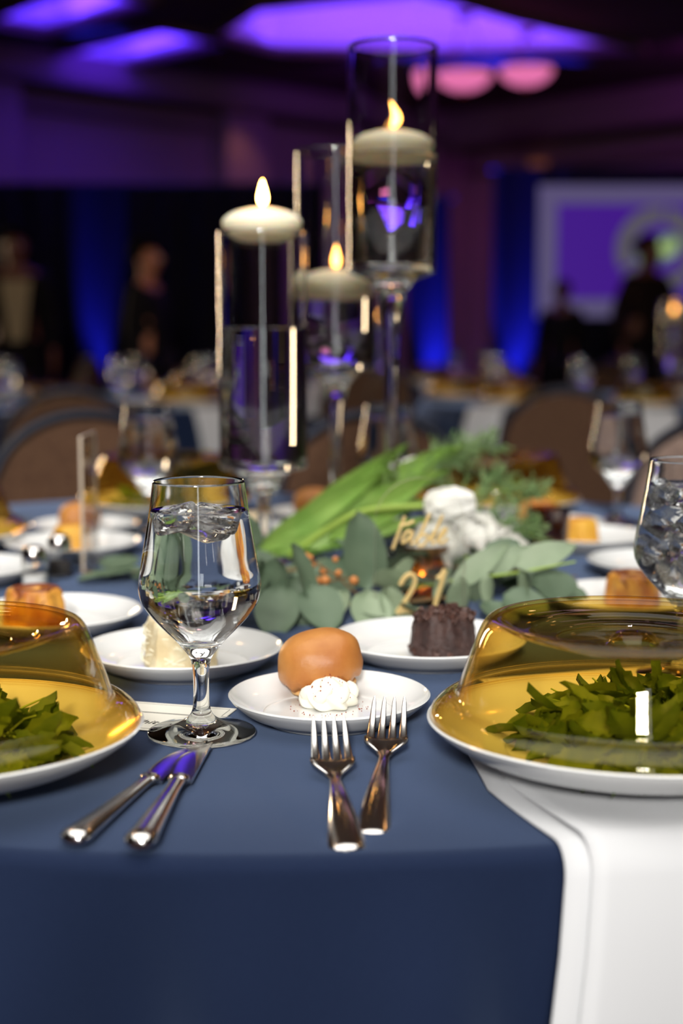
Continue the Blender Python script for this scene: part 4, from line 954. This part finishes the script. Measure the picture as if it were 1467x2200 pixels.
# ------------------------------------------------------------------ chairs
def chair_thing(fab):
    r = thing('banquet_chair', (0, 0, 0), 'chair', 'chair')                 # faces -Y (towards the table in front of it), back at +Y
    bm = bmesh.new(); box(bm, 0, 0, .445, .43, .43, .07, bev=.025); obj('seat', bm, fab, r)
    def outline(w_, z0, zt, n=20):
        zs = zt - w_ * .95
        return [(-w_, z0), (w_, z0), (w_ * 1.04, zs)] + [(w_ * 1.04 * math.cos(PI * k / n), zs + (zt - zs) * math.sin(PI * k / n) ** .9) for k in range(1, n)] + [(-w_ * 1.04, zs)]
    bm = bmesh.new(); prism(bm, outline(.185, .50, .865), .195, .235)
    bmesh.ops.bevel(bm, geom=[e for e in bm.edges if abs(e.verts[0].co.y - e.verts[1].co.y) < 1e-6 and len([f for f in e.link_faces if len(f.verts) > 4]) == 1], offset=.012, segments=2, affect='EDGES')
    o = obj('backrest', bm, fab, r, auto=40); o.rotation_euler = (R(-6), 0, 0); o.location = (0, -.03, 0)
    bm = bmesh.new(); ol = outline(.197, .42, .882); tube(bm, [(x, .215, z) for x, z in ol[1:] + ol[:1]], .0125, 8); o = obj('back_frame', bm, M['frame'], r); o.rotation_euler = (R(-6), 0, 0); o.location = (0, -.03, 0)
    for sx in (-1, 1):
        for sy in (-1, 1):
            bm = bmesh.new(); tube(bm, [(sx * .19, sy * .18, .42), (sx * .2, sy * .2, .2), (sx * .205, sy * .215, .005)], .012, 8); obj('leg', bm, M['frame'], r)
    return r
ch0 = chair_thing(M['fabric']); ch1 = chair_thing(M['fabric_lit'])
ch1.location = (.65, 2.68, 0); ch1.rotation_euler = (0, 0, R(-32)); ch1['label'] = 'lit chair with dark frame behind the far right goblet'
ch0.location = (.07, 2.82, 0); ch0['label'] = 'brown chair straight across the table, behind the middle candle vase'
dup(ch0, (-.47, 2.82, 0), R(18), 'brown chair across the table at the left, behind the acrylic panel')

# ------------------------------------------------------------------ far tables
vb = vase(1.300, 5.62, .122, 'stemmed candle vase far off at the right, its flame a gold disc', .338, .400)
cb = dup(c0, (1.300, 5.62, T + .335), label='lit candle far off at the right, left one of the overlapping gold discs')
far_kinds = {}
def seen(x, y, m=.03): return abs(x / y) < .2401 + m
def note(o, kind, where):
    far_kinds.setdefault((kind, where), []).append(o); return o
def far_table(cx, cy, seed, where, seats, chairs=()):
    o = obj('tablecloth', cloth_bm(.80, 14, seed, 140), M['cloth'], loc=(cx, cy, T)); props(o, f'navy cloth on the round table {where}', 'tablecloth')
    for a in seats:
        d = Vector((math.sin(R(a)), -math.cos(R(a)))); sx, sy = cx + d.x * .655, cy + d.y * .655; t = Vector((-d.y, d.x))
        if seen(sx, sy):
            note(plate(plate_big, 'dinner_plate', sx, sy, 'x'), 'domed white plate', where)
            note(dup(dome0, (sx, sy, T + .0275), 0), 'blurred amber dome', where)
            if abs(a) < 75: note(napkin(sx, sy, 'x', .16, .085, None, (cx, cy), .80, False), 'white hanging napkin', where)
        gx, gy = cx + d.x * .50 + t.x * .20, cy + d.y * .50 + t.y * .20
        if seen(gx, gy): note(dup(gob0, (gx, gy, T + .0005)), 'blurred goblet', where)
        bx, by = cx + d.x * .42 - t.x * .05, cy + d.y * .42 - t.y * .05
        if seen(bx, by): note(plate(plate_med, 'dessert_plate', bx, by, 'x'), 'white dessert plate', where)
    for a in chairs:
        d = Vector((math.sin(R(a)), -math.cos(R(a)))); x, y = cx + d.x * 1.18, cy + d.y * 1.18
        if seen(x, y, .05): note(dup(ch0, (x, y, 0), R(a) + PI), 'brown chair', where)
far_table(1.12, 5.80, 11, 'behind the flowers', (-47, -2, 40, -90, 85, 140, -140), (-17, 62, 118))
far_table(-1.05, 5.75, 12, 'behind the near goblet', (46, 4, -40, 90, 140, -140), (9, 118))
far_table(.30, 8.3, 13, 'beyond the three candle vases', (-30, 15, 60, -75), (-8, 45, 110))
far_table(3.0, 9.2, 14, 'before the projection screen', (-60, -20, 20, 60), (-30, 5, 40))
far_table(-2.9, 8.5, 15, 'in the dark far left', (60, 20, -20, 100), (48, 10, 85, 120))
dup(vb, (1.385, 5.98, T + .0005), label='stemmed candle vase far off at the right, behind its twin'); dup(cb, (1.385, 5.98, T + .335), label='lit candle far off at the right, right one of the overlapping gold discs')
dup(vb, (.222, 8.05, T + .0005), label='stemmed candle vase far off, half hidden by the tallest vase stem'); dup(cb, (.222, 8.05, T + .335), label='lit candle far off, gold half disc at the tallest vase stem')
ORD = ['leftmost', 'second from left', 'third from left', 'fourth from left', 'fifth from left', 'sixth from left', 'seventh from left', 'eighth from left']
for (kind, where), os_ in far_kinds.items():
    os_.sort(key=lambda o: o.location.x / o.location.y)
    for k, o in enumerate(os_):
        o['label'] = f'{kind} on the table {where}' if len(os_) == 1 else f'{kind} on the table {where}, {ORD[k]}'
        if 'chair' in kind: o['label'] = o['label'].replace(' on the table', ' at the table')
        o['group'] = f'{kind}s on the table {where}'
